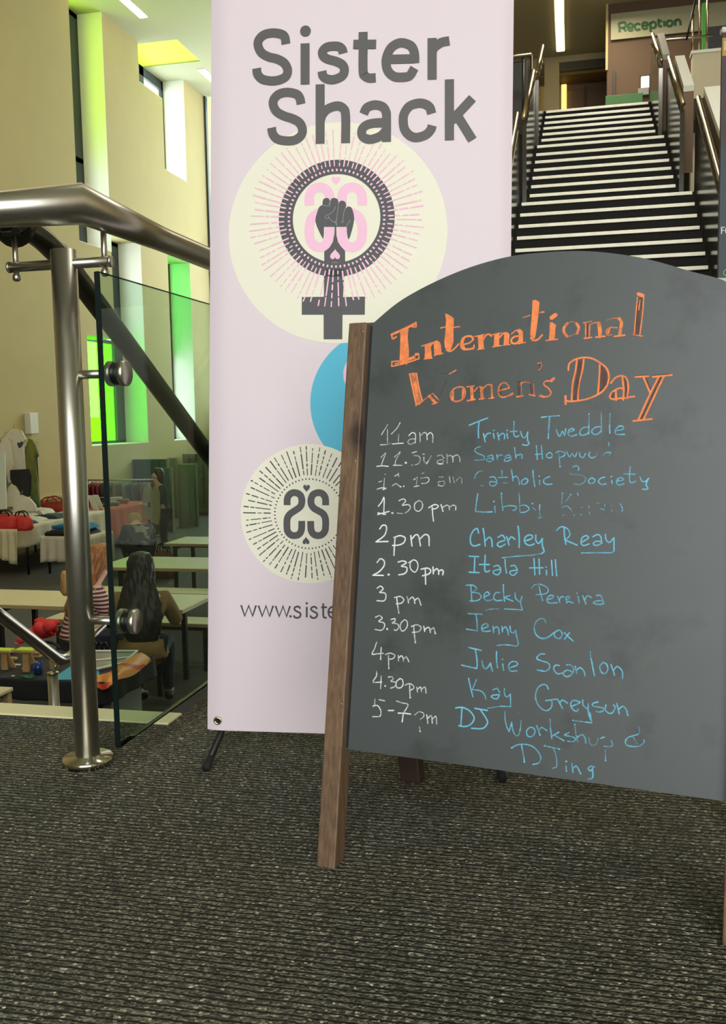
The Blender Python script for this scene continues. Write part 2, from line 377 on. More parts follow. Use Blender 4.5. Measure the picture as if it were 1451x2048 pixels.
for k in range(3): obj('sign_fixing', lathe(bmesh.new(), (sg0.x + .1 + k * .75, 18.44, sg0.z), [(.012, 0), (.012, .012)], 10, Vector((0, -1, 0))), M_steel2, sign)
# reception desk, glazed lit hatch
d0 = oy(1210, 192, 17.6); d1 = oy(1285, 187, 17.6)
desk = thing('reception_desk', (d0.x, 17.7, ZU), 'bright green fronted reception desk at the head of the stairs', 'desk')
obj('desk_front', bevel(bx((d0.x, 17.6, ZU), (d1.x, 17.66, d0.z)), .005, 1), mat('desk_green', (36, 104, 30), .4), desk)
obj('desk_body', bx((d0.x, 17.66, ZU), (d1.x, 18.3, d0.z - .02)), M_brown, desk)
h0 = oy(1281, 155, 18.48); h1 = oy(1297, 177, 18.48)
lp = thing('lit_wall_lamp', (h0.x, 18.45, h1.z), 'glowing rectangular lamp on the brown wall beside the stair head', 'lamp')
obj('lamp_diffuser', bevel(bx((h0.x, 18.42, h1.z), (h1.x, 18.46, h0.z)), .01, 1), mat('lamp_glow', (255, 236, 180), .5, emit=1.6), lp)
obj('lamp_housing', bevel(bx((h0.x - .06, 18.40, h1.z - .13), (h1.x, 18.5, h1.z)), .008, 1), mat('grey_housing', (120, 122, 120), .4, .3), lp)
obj('lamp_back', bx((h0.x - .02, 18.46, h1.z - .05), (h1.x + .03, 18.5, h0.z + .03)), M_blackm, lp)
b0 = oy(1225, 141, 18.47)
tag(obj('wall_conduit', bx((b0.x, 18.44, ZU + .4), (b0.x + .04, 18.5, b0.z)), M_blackm), 'slim black vertical rail on the brown reception wall', 'conduit')
# lamps
def striplamp(a, b, w, label, grp='slim ceiling strip lamps', z=0):
    a = Vector(a); b = Vector(b); t = thing('ceiling_strip_lamp', a, label, 'lamp', grp)
    d = (b - a).normalized(); s = Vector((-d.y, d.x, 0)) * w / 2; n = Vector((0, 0, -.03))
    obj('lamp_diffuser', prism(bmesh.new(), [a - s, a + s, b + s, b - s], n), mat('strip_glow', (255, 232, 176), .5, emit=3.2), t)
    s2 = s * 1.25; e = d * w * .2
    obj('lamp_housing', prism(bmesh.new(), [a - s2 - e, a + s2 - e, b + s2 + e, b - s2 + e], Vector((0, 0, -.012))), M_white, t)
u0 = oz(1118.5, 46, 8.0); u1 = oz(1120.5, 100, 8.0); ux = oz(1117, -20, 8.0)
striplamp((u0.x, u0.y + .0, 8.0), (u1.x, u1.y, 8.0), .15, 'strip lamp on the upper landing ceiling, the half farther from the stairs')
striplamp((ux.x, ux.y, 8.0), (u0.x, u0.y - .05, 8.0), .15, 'strip lamp on the upper landing ceiling, the half nearer the stairs')
l0 = oz(235, -8, ZC); l1 = oz(287, 33, ZC); l2 = oz(402, 138, ZC); l3 = oz(440, 172, ZC)
striplamp((-8.98, l0.y - 1.0, ZC), (-8.98, l1.y, ZC), .16, 'strip lamp on the hall ceiling above the tall lime window', 'slim ceiling strip lamps in the hall')
striplamp((-9.0, l2.y, ZC), (-9.0, l3.y, ZC), .16, 'strip lamp on the hall ceiling just past the lime rooflight', 'slim ceiling strip lamps in the hall')
r0 = oy(1122, 171, 21.45); r1 = oy(1133, 216, 21.45)
dl = tag(obj('door_reflection', bevel(bx((r0.x, 21.38, ZU + .35), (r0.x + .11, 21.44, r0.z)), .01, 1), mat('amber_reflection', (255, 214, 110), .5, emit=1.5)), 'upright amber glowing strip for the strip lamp reflected in the upper door', 'lamp')  # glowing strip stands in for a lamp's reflection in the glass door

# ================================================================ staircase up
NY = {15:10.44,16:10.70,17:10.95,18:11.20,19:11.58,20:11.88,21:12.18,22:12.49,23:12.78,24:13.08,25:13.34,26:13.68,27:14.01,28:14.33,29:14.66,30:14.97,31:15.27}
for n in range(14, 0, -1): NY[n] = NY[n + 1] - .255
def swidth(n): return (-.72, 1.12) if n <= 18 else ((-.65, .975) if n <= 25 else (-.61, .885))
stair = thing('staircase', (.2, NY[1], 0), 'long dark staircase with bright white nosings climbing to Reception', 'staircase')
M_step = mat('dark_stair_carpet', (22, 21, 19), .95, noise=.2, scale=60); M_nos = mat('white_nosing', (248, 246, 228), .3, noise=.06, scale=9)
smesh = {}
for n in range(1, 32):
    a, b = swidth(n); y1 = NY[n + 1] + .3 if n < 31 else NY[n] + .5
    st = obj('step', bx((a - .1, NY[n], .17 * n - .2), (b + .1, y1, .17 * n)), M_step, stair)
    nb = bx((a, NY[n] - .012, .17 * n - .033), (b, NY[n] + .05, .17 * n + .004)); bevel(nb, .003, 1)
    obj('nosing', nb, M_nos, st)
# balustrades, one panel and rail per flight
M_pan = mat('dark_glazed_panel', (44, 43, 36), .16, 0, spec=.9)
M_grim = mat('grey_panel', (86, 82, 66), .3)
M_brass = mat('warm_steel_rail', (184, 170, 142), .28, 1)
fl = [(1, 18), (19, 25), (26, 31)]
def balustrade(side):
    nm = 'right' if side > 0 else 'left'
    t = thing('stair_balustrade', (0, 0, 0), 'dark glazed balustrade with steel handrails on the %s of the long staircase' % nm, 'balustrade', 'balustrades of the long staircase')
    t.location = (swidth(1)[1 if side > 0 else 0], NY[1], 0)
    for (n0, n1) in fl:
        X = swidth(n0)[1 if side > 0 else 0] + side * .03
        y0, y1 = NY[n0] - .1, NY[n1] + .12; sl = .17 * (n1 - n0) / (NY[n1] - NY[n0]); z0 = .17 * n0 - .17 - .1 * sl; z1 = z0 + sl * (y1 - y0)
        top = .98
        P = [(X, y0, z0 - .1), (X, y1, z1 - .1), (X, y1, z1 + top), (X, y0, z0 + top)]
        obj('panel', prism(bmesh.new(), P, (side * .05, 0, 0)), M_pan, t)
        r = tb([(X + side * .03, y0 - .02, z0 + top + .09), (X + side * .03, y1, z1 + top + .13)], .026, 14)
        rr = obj('handrail', r, M_brass, t, True)
        for k in range(4):
            f = (k + .5) / 4; yy = y0 + (y1 - y0) * f; zz = z0 + (z1 - z0) * f + top
            obj('bracket', tb([(X + side * .03, yy, zz - .03), (X + side * .03, yy, zz + .12)], .009, 8), M_steel2, rr, True)
    return t
bL = balustrade(-1); bR = balustrade(1)
# wide sloping white cappings outside the right balustrade
for lab, (ax_, ay_), (bx_, by_), Y, Lc, m in (('white sloping parapet capping right of the lowest stair flight', (1407, 174), (1440, 171), 11.7, 2.6, M_white),
                                  ('white sloping parapet capping right of the middle stair flight', (1349, 112), (1368, 111), 13.5, 1.25, M_white),
                                  ('grey sloping parapet capping right of the top stair flight', (1314, 67), (1327, 65), 15.1, 1.1, mat('capping_grey', (150, 150, 150), .5))):
    a = oy(ax_, ay_, Y); b = oy(bx_, by_, Y); b.z = a.z; d = Vector((0, -1, -.62)) * Lc
    bm = prism(bmesh.new(), [a, b, b + d, a + d], Vector((0, .03, -.06)))
    tag(obj('parapet_capping', bm, m), lab, 'capping', 'sloping cappings beside the stairs')
    tag(obj('parapet_wall', prism(bmesh.new(), [a + Vector((.0, .02, -.07)), a + d + Vector((0, .02, -.07)), a + d + Vector((0, .02, -1.0)), a + Vector((0, .02, -1.0))], Vector((b.x - a.x, 0, 0))), M_brown), lab.replace('white sloping parapet capping', 'brown parapet wall').replace('grey sloping parapet capping', 'brown parapet wall'), 'parapet', 'parapet walls beside the stairs')
# upper gallery upstand and its posts at the right
c0 = oy(1384, 108, 16); c1 = oy(1436, 103, 16)
struct('wall_gallery', bx((c0.x, 16.0, 0), (6, 16.2, c0.z)), mat('gallery_cream', (205, 196, 170), .8))
struct('trim_4', bx((c0.x - .02, 15.98, c0.z), (6, 16.22, c0.z + .045)), M_white)
gal = thing('gallery_railing', (c0.x + .1, 16.1, c0.z + .045), 'steel railing with upright posts on the cream gallery upstand', 'railing')
for px in (1397, 1412.5, 1384):
    a = oy(px, 104, 16.1); obj('post', tb([(a.x, 16.1, c0.z + .04), (a.x, 16.1, c0.z + (1.3 if px != 1384 else .62))], .018, 12), M_brass, gal, True)
a = oy(1331, 83, 16.1); b = oy(1425, 73, 16.1)
obj('rail', tb([(a.x, 16.05, a.z), (b.x, 16.05, a.z)], .02, 12), M_steel2, gal, True)
a = oy(1404, 5, 17.5); b = oy(1422, 52, 17.5)
tag(obj('green_door_panel', bevel(bx((a.x, 17.5, ZU), (b.x - .06, 17.54, a.z)), .004, 1), mat('sign_leaf_green', (60, 150, 60), .5)), 'upright bright green panel behind the gallery posts', 'panel')
a = oy(1412, 54, 17.9); b = oy(1470, 106, 17.9)
tag(obj('dark_cabinet', bevel(bx((a.x, 17.9, ZU), (b.x, 18.4, a.z)), .01, 1), mat('slate_cabinet', (40, 44, 52), .5)), 'dark slate cabinet behind the gallery railing', 'cabinet')
# diagonal dark rope-like brace rising past the gallery posts
a = oy(1372, 80, 15.9); b = oy(1391, -5, 15.9)
tag(obj('diagonal_brace', tb([a, b], .016, 10), M_blackm, None, True), 'thin black brace slanting up beside the gallery posts', 'brace')
# clutter left of the stair head
a = oy(1030, 113, 15.9); b = oy(1062, 108, 15.9)
t = thing('side_barrier', (a.x, 15.9, ZU), 'steel topped barrier at the left of the stair head', 'railing')
obj('rail', tb([(a.x - .6, 15.9, a.z), (b.x, 15.9, a.z)], .03, 12), M_steel2, t, True)
for x in (a.x - .3, a.x + .12, b.x): obj('post', tb([(x, 15.9, ZU), (x, 15.9, a.z)], .02, 10), M_blackm, t, True)
a = oy(1030, 122, 17.0); b = oy(1056, 120, 17.0)
tag(obj('black_machine', bevel(bx((a.x - .5, 17.0, ZU), (b.x, 17.7, a.z)), .03, 2), M_blackm), 'bulky black machine behind the barrier left of the stair head', 'machine')

# ================================================================ poster stand at the right edge
pd = 4.4
P0 = dep(1435, 557, pd); P1 = dep(1435, 85, pd)
t = thing('poster_stand', (P0.x, P0.y, 0), 'tall dark poster with a yellow band on a white plinth, cut by the right edge', 'poster stand')
PX, PY = P0.x, P0.y; Wp = .8
rot = Matrix.Translation((PX, PY, 0)) @ Matrix.Rotation(math.radians(8), 4, 'Z')
obj('plinth', bevel(bx((-.02, -.02, 0), (Wp, .35, P0.z), rot), .004, 1), M_white, t)
po = obj('poster', bevel(bx((0, 0, P0.z), (Wp, .02, P1.z), rot), .002, 1), mat('poster_slate', (58, 68, 78), .45), t)
obj('top_bar', bevel(bx((-.005, -.01, P1.z), (Wp, .03, P1.z + .025), rot), .004, 1), M_white, t)
h = (P1.z - P0.z) / 472.
zz = lambda y: P0.z + (557 - y) * h
Tp = lambda q, o=.0015: rot @ Vector(((q.x - 1435) * pd / FPX, -o, zz(q.y)))
def pprint(name, polys, m, o):
    bm = bmesh.new()
    for P in polys: poly2(bm, [Vector(p) for p in P], lambda q: Tp(q, o))
    me = bpy.data.meshes.new(name); bm.to_mesh(me); bm.free(); return link(name, me, m, po)
pprint('printed_photo', [[(1435, 128), (1750, 128), (1750, 470), (1451, 315), (1435, 286)]], mat('poster_maroon', (92, 66, 62), .5, rgb2=(70, 58, 66), scale=6), .001)
pprint('printed_photo', [[(1435, 86), (1750, 86), (1750, 94), (1435, 94)]], mat('poster_wine', (84, 46, 50), .5), .0012)
pprint('printed_band', [[(1435, 94), (1750, 94), (1750, 128), (1435, 128)]], mat('poster_mustard', (198, 160, 56), .5), .0014)
lettertext('1440,101 1440,118;1446,118 1446,101 1455,101;1446,109 1453,109;1446,118 1455,118', lambda q: Tp(q, .002), 1.9, 'printed_lettering', mat('print_white', (232, 232, 226), .5), po, sm=False)
lettertext('1440,470 1440,457 1446,457;1440,463 1445,463', lambda q: Tp(q, .002), 2, 'printed_lettering', mat('print_white', (232, 232, 226), .5), po, sm=False)
lettertext('1456,459 1451,457 1448,461 1448,467 1452,470 1457,468', lambda q: Tp(q, .002), 2, 'printed_lettering', mat('print_white', (232, 232, 226), .5), po)
lettertext('1455,542 1450,540 1446,544 1446,549 1450,552 1456,551', lambda q: Tp(q, .002), 2, 'printed_lettering', mat('print_green', (110, 190, 70), .5), po)

# ================================================================ landing balustrade
PXc, PYc = -.9567, 1.6513
bal = thing('glass_balustrade', (PXc, PYc, 0), 'brushed steel balustrade post with handrails and glass pane beside the pink banner', 'balustrade')
obj('post', tb([(PXc, PYc, .004), (PXc, PYc, .994)], .0241, 32), M_steel, bal, True)
bp = lathe(bmesh.new(), (PXc, PYc, 0), [(.050, .0), (.050, .010), (.0475, .0135), (.026, .0145), (.0255, .0175)], 40)
obj('base_plate', bp, mat('polished_steel', (206, 200, 184), .16, 1), bal, True)
zb = .968
cb = obj('cross_bar', tb([(-1.070, PYc, zb), (-.862, PYc, zb)], .0095, 20), M_steel2, bal, True)
for x in (-1.058, -.873):
    s = obj('rail_stem', tb([(x, PYc, zb - .022), (x, PYc, 1.032)], .0055, 14), M_steel2, bal, True)
    obj('stem_nut', lathe(bmesh.new(), (x, PYc, zb - .027), [(.004, 0), (.0075, .003), (.0075, .011), (.004, .014)], 16), M_steel2, s, True)
    obj('saddle', bevel(bx((x - .011, PYc - .030, 1.027), (x + .011, PYc + .030, 1.032)), .002, 1), M_steel2, s)
for x, s in ((-1.0705, -1), (-.8615, 1)):
    obj('end_cap', lathe(bmesh.new(), (x - s * .001, PYc, zb), [(.0108, 0), (.0108, .004), (.008, .006)], 20, Vector((s, 0, 0))), M_steel2, cb, True)
RX, RZ = -.873, 1.057
pts = [(-2.6, 1.575, RZ + .005), (-1.3, 1.575, RZ + .003), (RX, 1.575, RZ), (RX, 1.9, RZ - .004), (RX, 8.0, RZ - .01)]
rl = obj('handrail', tb(pts, .0255, 28), M_steel2, bal, True)
pts = [(-1.062, .6, 1.055), (-1.062, 1.55, 1.053), (-1.062, 1.66, 1.052), (-1.062, 1.73, 1.045), (-1.062, 1.80, 1.022), (-1.062, 1.88, .982), (-1.062, 2.38, .689), (-1.062, 2.62, .548), (-1.062, 4.3, -.44)]
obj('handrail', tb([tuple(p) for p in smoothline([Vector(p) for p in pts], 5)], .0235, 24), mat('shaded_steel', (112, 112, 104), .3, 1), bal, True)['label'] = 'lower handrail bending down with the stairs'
for zz_ in (.7613, .2878):
    s = obj('standoff', tb([(PXc, PYc, zz_), (-.872, PYc, zz_)], .0085, 18), M_steel2, bal, True)
    for xa, xb in ((-.8745, -.8625), (-.8485, -.8365)):
        d = lathe(bmesh.new(), (xa, PYc, zz_), [(.0225, 0), (.024, .0015), (.024, xb - xa - .0015), (.0225, xb - xa)], 36, Vector((1, 0, 0)))
        obj('clamp_disc', d, M_steel2, s, True)
    obj('gasket', lathe(bmesh.new(), (-.8625, PYc, zz_), [(.021, 0), (.021, .014)], 30, Vector((1, 0, 0))), M_blackm, s, True)
gx0, gx1 = -.8605, -.8505
g = obj('glass_pane', prism(bmesh.new(), [(gx0, 1.588, .062), (gx0, 3.35, .068), (gx0, 3.35, .94), (gx0, 1.588, .94)], (gx1 - gx0, 0, 0)), glassmat('balustrade_glass', (.80, .885, .83), .015, .0), bal)
obj('glass_edge', bx((gx0 - .0003, 1.5865, .062), (gx1 + .0003, 1.5885, .94)), mat('glass_edge', (6, 22, 18), .5, spec=.2), g)
obj('glass_edge', bx((gx0 + .002, 1.588, .940), (gx1 - .002, 3.35, .9408)), mat('glass_edge_top', (40, 70, 56), .15), g)
obj('glass_edge', bx((gx0 - .0002, 1.588, .0600), (gx1 + .0002, 3.35, .0622)), mat('glass_foot_edge', (5, 9, 8), .95, spec=0), g)
# second post further along, behind the banner
obj('post', tb([(PXc, 3.5, .004), (PXc, 3.5, .994)], .0241, 24), M_steel, bal, True)
# pale nosing at the head of the stairs down
tag(obj('landing_nosing', bevel(bx((-2.6, 1.897, -.02), (XE - .001, 1.972, .004)), .0015, 1), mat('pale_nosing', (226, 220, 176), .5)), 'pale strip along the carpet edge at the head of the stairs down', 'nosing')
# stairs down
sd = thing('descending_stairs', (-1.65, YE, ZL), 'stairs dropping from the landing to the lower hall', 'staircase')
for k in range(1, 9):
    obj('step', bx((-2.45, YE + .29 * (k - 1) + .008, -.178 * k - .15), (XE - .003, YE + .29 * k + .05, -.178 * k)), mat('brown_fascia', (58, 50, 42), .6), sd)
# lower left handrail with its post
lr = thing('stair_handrail', (-2.29, 3.69, ZL), 'steel handrail and post at the far side of the stairs down', 'handrail')
lp_ = [ (-2.13, 2.95, .055), (-2.16, 3.14, -.05), (-2.24, 3.64, -.345), (-2.25, 3.70, -.372), (-2.245, 3.76, -.375), (-2.24, 3.92, -.322), (-2.225, 4.03, -.283)]
obj('handrail', tb(lp_, .024, 20), M_steel2, lr, True)
obj('post', tb([(-2.29, 3.69, ZL + .38), (-2.29, 3.69, -.432)], .0235, 20), M_steel, lr, True)
obj('post_cap', lathe(bmesh.new(), (-2.29, 3.69, -.432), [(.026, 0), (.026, .006), (.02, .009)], 20), M_steel2, lr, True)
obj('stem', tb([(-2.285, 3.69, -.43), (-2.27, 3.70, -.375)], .007, 12), M_steel2, lr, True)

# ================================================================ pink banner
def plane(O, a, t, ro):
    a, t, ro = map(math.radians, (a, t, ro))
    Ux = Vector((math.cos(a), math.sin(a), 0)); B = Vector((-math.sin(a), math.cos(a), 0)); V = Vector((0, 0, 1)) * math.cos(t) + B * math.sin(t)
    U2 = Ux * math.cos(ro) + V * math.sin(ro); V2 = V * math.cos(ro) - Ux * math.sin(ro); N = U2.cross(V2)     # N points to the viewer side
    return O, U2, V2, N
def pix2plane(PL, off=0):
    O, U2, V2, N = PL; O2 = O + N * off
    def f(x, y):
        d = ray(x, y); P = CAM + d * ((O2 - CAM).dot(N) / d.dot(N)); return Vector(((P - O2).dot(U2), (P - O2).dot(V2)))
    return f
BP = plane(Vector((-.73459, 1.72607, .05453)), 8.07095, 4.75753, -1.0958); bw, bh = .5925, 1.60
O_, BU, BV, BN = BP
if BN.y > 0: BN = -BN
BP = (O_, BU, BV, BN); bf = pix2plane(BP)
BT = lambda o: (lambda q: O_ + BU * q.x + BV * q.y + BN * o)
ban = thing('pink_banner', (-.45, 1.78, 0), 'tall pale pink banner stand printed with a women\'s group name and round emblems', 'banner')
bm = bmesh.new(); nu, nv = 48, 60; G = []
for j in range(nv + 1):
    row = []
    for i in range(nu + 1):
        u, v = bw * i / nu, bh * j / nv
        c = 0
        e = min(u, bw - u)
        if e < .035: c -= .007 * ((.035 - e) / .035) ** 2
        c -= .004 * math.exp(-(((u - .03) ** 2 + (v - .02) ** 2) / .002)) if False else 0
        row.append(bm.verts.new(O_ + BU * u + BV * v + BN * c))
    G.append(row)
for j in range(nv):
    for i in range(nu): bm.faces.new((G[j][i], G[j][i + 1], G[j + 1][i + 1], G[j + 1][i]))
sheet_m = mat('banner_vinyl', (219, 204, 212), .42, spec=.35)
nn = sheet_m.node_tree
tc = nn.nodes.new('ShaderNodeTexCoord'); nz = nn.nodes.new('ShaderNodeTexNoise'); nz.inputs['Scale'].default_value = 3.2; nz.inputs['Detail'].default_value = 1
bp_ = nn.nodes.new('ShaderNodeBump'); bp_.inputs['Strength'].default_value = .35; bp_.inputs['Distance'].default_value = .02
nn.links.new(tc.outputs['Object'], nz.inputs['Vector']); nn.links.new(nz.outputs[0], bp_.inputs['Height']); nn.links.new(bp_.outputs[0], nn.nodes['Principled BSDF'].inputs['Normal'])
sheet = obj('banner_sheet', bm, sheet_m, ban, True)
def B1(q): return bf(440 + q[0] * .40662, 20 + q[1] * .40662)
def B2(q): return bf(450 + q[0] * .31013, 260 + q[1] * .31013)
def B3(q): return bf(400 + q[0] * .29292, 660 + q[1] * .29292)
def BF(q): return bf(590 + q[0] * .13094, 310 + q[1] * .13094)
def BS(q): return bf(550 + q[0] * .10338, 950 + q[1] * .10338)
PXM = bf(600, 600).x; PXM = (bf(700, 600) - bf(600, 600)).length / 100      # metres per pixel across
PYM = (bf(600, 500) - bf(600, 600)).length / 100
def prints(name, m, o, strokes=None, w=0, conv=None, polys=(), circles=(), sm=True, cap=False, parent=None):
    bm = bmesh.new(); T = BT(o)
    if strokes:
        for kk, st in enumerate(parse(strokes)):
            P = [conv(p) for p in st]; ribbon(bm, smoothline(P, 8) if sm else P, w, BT(o + kk * .00003), cap)
    for P in polys: poly2(bm, P, T)
    for c, r in circles: poly2(bm, [c + Vector((math.cos(t), math.sin(t))) * r for t in [2 * math.pi * k / 96 for k in range(96)]], T)
    facecam(bm); me = bpy.data.meshes.new(name); bm.to_mesh(me); bm.free(); return link(name, me, m, parent or sheet)
I_cream = mat('print_cream', (230, 226, 206), .5); I_grey = mat('print_grey', (74, 70, 69), .5); I_dark = mat('print_charcoal', (57, 57, 59), .5)
I_pink = mat('print_pink', (238, 186, 212), .5); I_blue = mat('print_blue', (62, 178, 210), .5); I_lt = mat('print_line', (150, 152, 152), .5)
w1 = 44 * .40662 * (PXM + PYM) / 2
C1 = bf(673.5, 466); R1 = 220 * PYM; C2 = bf(618, 1027.5); R2 = 140 * PYM; CR = bf(672.5, 437)
CB = bf(765, 805)
prints('printed_disc', I_blue, .0003, circles=[(CB, 146 * PYM)])['label'] = 'blue printed disc'
prints('printed_disc', I_pink, .0004, circles=[(bf(733, 748), 47 * PYM)])['label'] = 'pink printed disc'
prints('printed_disc', I_cream, .0005, circles=[(C1, R1)])['label'] = 'large cream disc'
prints('printed_disc', I_cream, .0005, circles=[(C2, R2)])['label'] = 'small cream disc'
def rays(C, r0, r1, n, name, m, o, w, seed, skip=None, inner=None):
    rnd = random.Random(seed); bm = bmesh.new(); T = BT(o)
    for k in range(n):
        a = 2 * math.pi * (k + .5) / n + rnd.uniform(-.012, .012); d = Vector((math.sin(a), -math.cos(a)))
        r = r0 + rnd.uniform(0, .004); end = r1 - rnd.uniform(0, .14) * (r1 - r0)
        while r < end:
            L = rnd.choice((.12, .22, .34, .5, .07)) * (r1 - r0); e = min(r + L, end); ww = w * rnd.uniform(.75, 1.2)
            if skip is None or not skip(C + d * (r + e) / 2):
                ribbon(bm, [C + d * r, C + d * max(e, r + .0015)], ww, T, True)
            r = e + rnd.uniform(.05, .1) * (r1 - r0)
    if inner:
        ri, ni, s = inner
        for k in range(ni):
            a = 2 * math.pi * k / ni; d = Vector((math.sin(a), -math.cos(a))); p = C + d * ri
            ribbon(bm, [p - d * s * .25, p + d * s * .25], s, T, True)
    facecam(bm); me = bpy.data.meshes.new(name); bm.to_mesh(me); bm.free(); return link(name, me, m, sheet)
# ring of the emblem
bm = bmesh.new(); T = BT(.0010); ro_, ri_ = 116.5 * PYM, 88 * PYM; n = 96
for k in range(n):
    a0, a1 = 2 * math.pi * k / n, 2 * math.pi * (k + 1) / n
    poly2(bm, [CR + Vector((math.cos(a), math.sin(a))) * r for a, r in ((a0, ro_), (a1, ro_), (a1, ri_), (a0, ri_))], T)
facecam(bm); me = bpy.data.meshes.new('printed_ring'); bm.to_mesh(me); bm.free(); link('printed_ring', me, I_dark, sheet)
rays(CR, 103 * PYM, 178 * PYM, 76, 'printed_rays', I_pink, .0014, 2.6 * PXM, 3, inner=(96 * PYM, 70, 3.6 * PXM))
rays(C2, 77 * PYM, 136 * PYM, 62, 'printed_rays', I_dark, .0008, 2.3 * PXM, 5, inner=(70 * PYM, 62, 2.6 * PXM))
# cross of the emblem
prints('printed_cross', I_dark, .0010, polys=[[B2(p) for p in ((637, 900), (770, 900), (760, 1078), (902, 1075), (900, 1192), (757, 1192), (755, 1350), (635, 1350), (635, 1192), (494, 1192), (495, 1078), (637, 1076))]])
# interlaced letters and fist
SL = '218,775 216,700 222,620 258,545 320,505 370,497 430,508 490,550 522,620 528,700 505,800 440,860 340,900 255,970 220,1080 216,1180 222,1270 260,1355 320,1403 370,1412 430,1400 485,1350 518,1270 524,1190 524,1105'
def mir(s, c): return ' '.join('%g,%s' % (2 * c - float(p.split(',')[0]), p.split(',')[1]) for p in s.split())
prints('printed_monogram', I_pink, .0009, SL + ';' + mir(SL, 620), 146 * .13094 * (PXM + PYM) / 2, BF)
def heart(c, w, h, conv, inv=False):
    P = []
    for k in range(40):
        t = 2 * math.pi * k / 40; x = 16 * math.sin(t) ** 3 / 17; y = (13 * math.cos(t) - 5 * math.cos(2 * t) - 2 * math.cos(3 * t) - math.cos(4 * t) + 2.5) / 14.5
        P.append(conv((c[0] + x * w / 2, c[1] + (y if inv else -y) * h / 2)))
    return P
prints('printed_arm', I_dark, .0011, polys=[[BF(p) for p in ((604, 1060), (627, 1060), (632, 1230), (655, 1330), (700, 1400), (762, 1465), (764, 1640), (445, 1640), (443, 1478), (520, 1420), (575, 1330), (600, 1200))]])
prints('printed_fist', I_dark, .0012, polys=[[BF(tuple(map(float, p.split(',')))) for p in '308,1010 315,950 335,880 355,820 378,785 418,765 418,720 430,680 460,660 495,658 520,675 531,705 545,680 575,660 610,658 645,675 660,705 668,735 685,708 715,698 750,708 773,735 778,775 776,815 800,793 830,788 858,805 880,850 896,915 902,980 890,1060 868,1150 845,1230 820,1298 800,1260 790,1180 788,1100 440,1100 440,1200 430,1292 400,1240 365,1170 330,1090'.split()]])
prints('printed_line', I_lt, .0013, '425,768 470,780 520,778 524,720;528,775 535,720 548,685;655,700 660,760 648,860 636,960 630,1040 640,1085;778,790 750,860 735,940 725,1010 700,1040;616,790 590,850 550,890 490,920 455,950 470,975 505,965 510,930;510,950 560,1010 610,1035 640,1080;610,1030 625,1000;725,1010 740,1040;840,995 815,1040 785,1090', 6 * .13094 * PXM, BF)
prints('printed_heart', I_pink, .0012, polys=[heart((622, 400), 150, 135, BF)])
prints('printed_heart', I_pink, .0013, polys=[heart((610, 1515), 160, 160, BF, True)])
SS_ = '232,584 232,500 245,430 290,370 340,345 378,342 430,352 485,390 512,450 516,520 500,590 455,640 390,685 300,745 248,810 230,880 229,980 236,1070 270,1130 320,1165 370,1172 430,1163 480,1125 508,1060 514,980 514,888'
SR_ = '976,586 976,500 965,430 925,372 880,347 838,342 790,350 730,385 700,450 692,520 710,590 760,650 830,690 920,745 965,820 977,900 976,980 968,1060 940,1120 890,1160 840,1172 780,1165 725,1125 695,1060 688,980 687,890'
prints('printed_monogram', I_dark, .0009, SS_ + ';' + SR_, 134 * .10338 * (PXM + PYM) / 2, BS)
prints('printed_heart', I_dark, .0009, polys=[heart((608, 262), 140, 145, BS)]); prints('printed_heart', I_dark, .0009, polys=[heart((597, 1265), 140, 150, BS, True)])
# name
NAME1 = ('324,168 318,135 300,120 258,114 215,124 190,150 188,180 205,212 240,232 280,242 315,262 332,295 325,325 300,342 258,350 210,342 185,318 180,288;'
         '605,214 600,195 585,182 560,179 525,184 504,205 508,228 530,243 570,254 600,270 611,295 600,325 560,343 525,340 506,325 501,302;'
         '703,175 703,300 712,325 735,336 765,334;'
         '830,244 957,241;957,262 955,215 940,180 905,164 872,166 838,190 818,235 817,275 828,305 855,328 890,332 930,325 955,287;'
         '1042,215 1048,192 1065,175 1090,160 1127,153')
NAME1s = '418,166 418,367;703,110 703,220;655,171 767,170;1042,140 1042,343'
NAME2 = ('398,463 392,435 375,415 330,406 290,415 265,440 262,470 280,502 315,522 355,535 390,555 405,588 398,618 370,640 330,645 285,637 260,612 253,580;'
         '493,545 503,515 530,487 575,473 605,485 617,520 617,656;'
         '706,512 718,485 740,472 768,468 800,478 816,505 818,540 818,650;818,556 770,556 725,565 700,585 697,615 715,633 745,637 790,620 818,590;'
         '1040,510 1030,480 1005,463 970,460 930,475 905,510 900,548 908,590 935,620 968,628 1010,615 1035,590 1042,569')
NAME2s = '492,367 492,659;1127,343 1127,641;1135,548 1240,435;1158,508 1240,640'
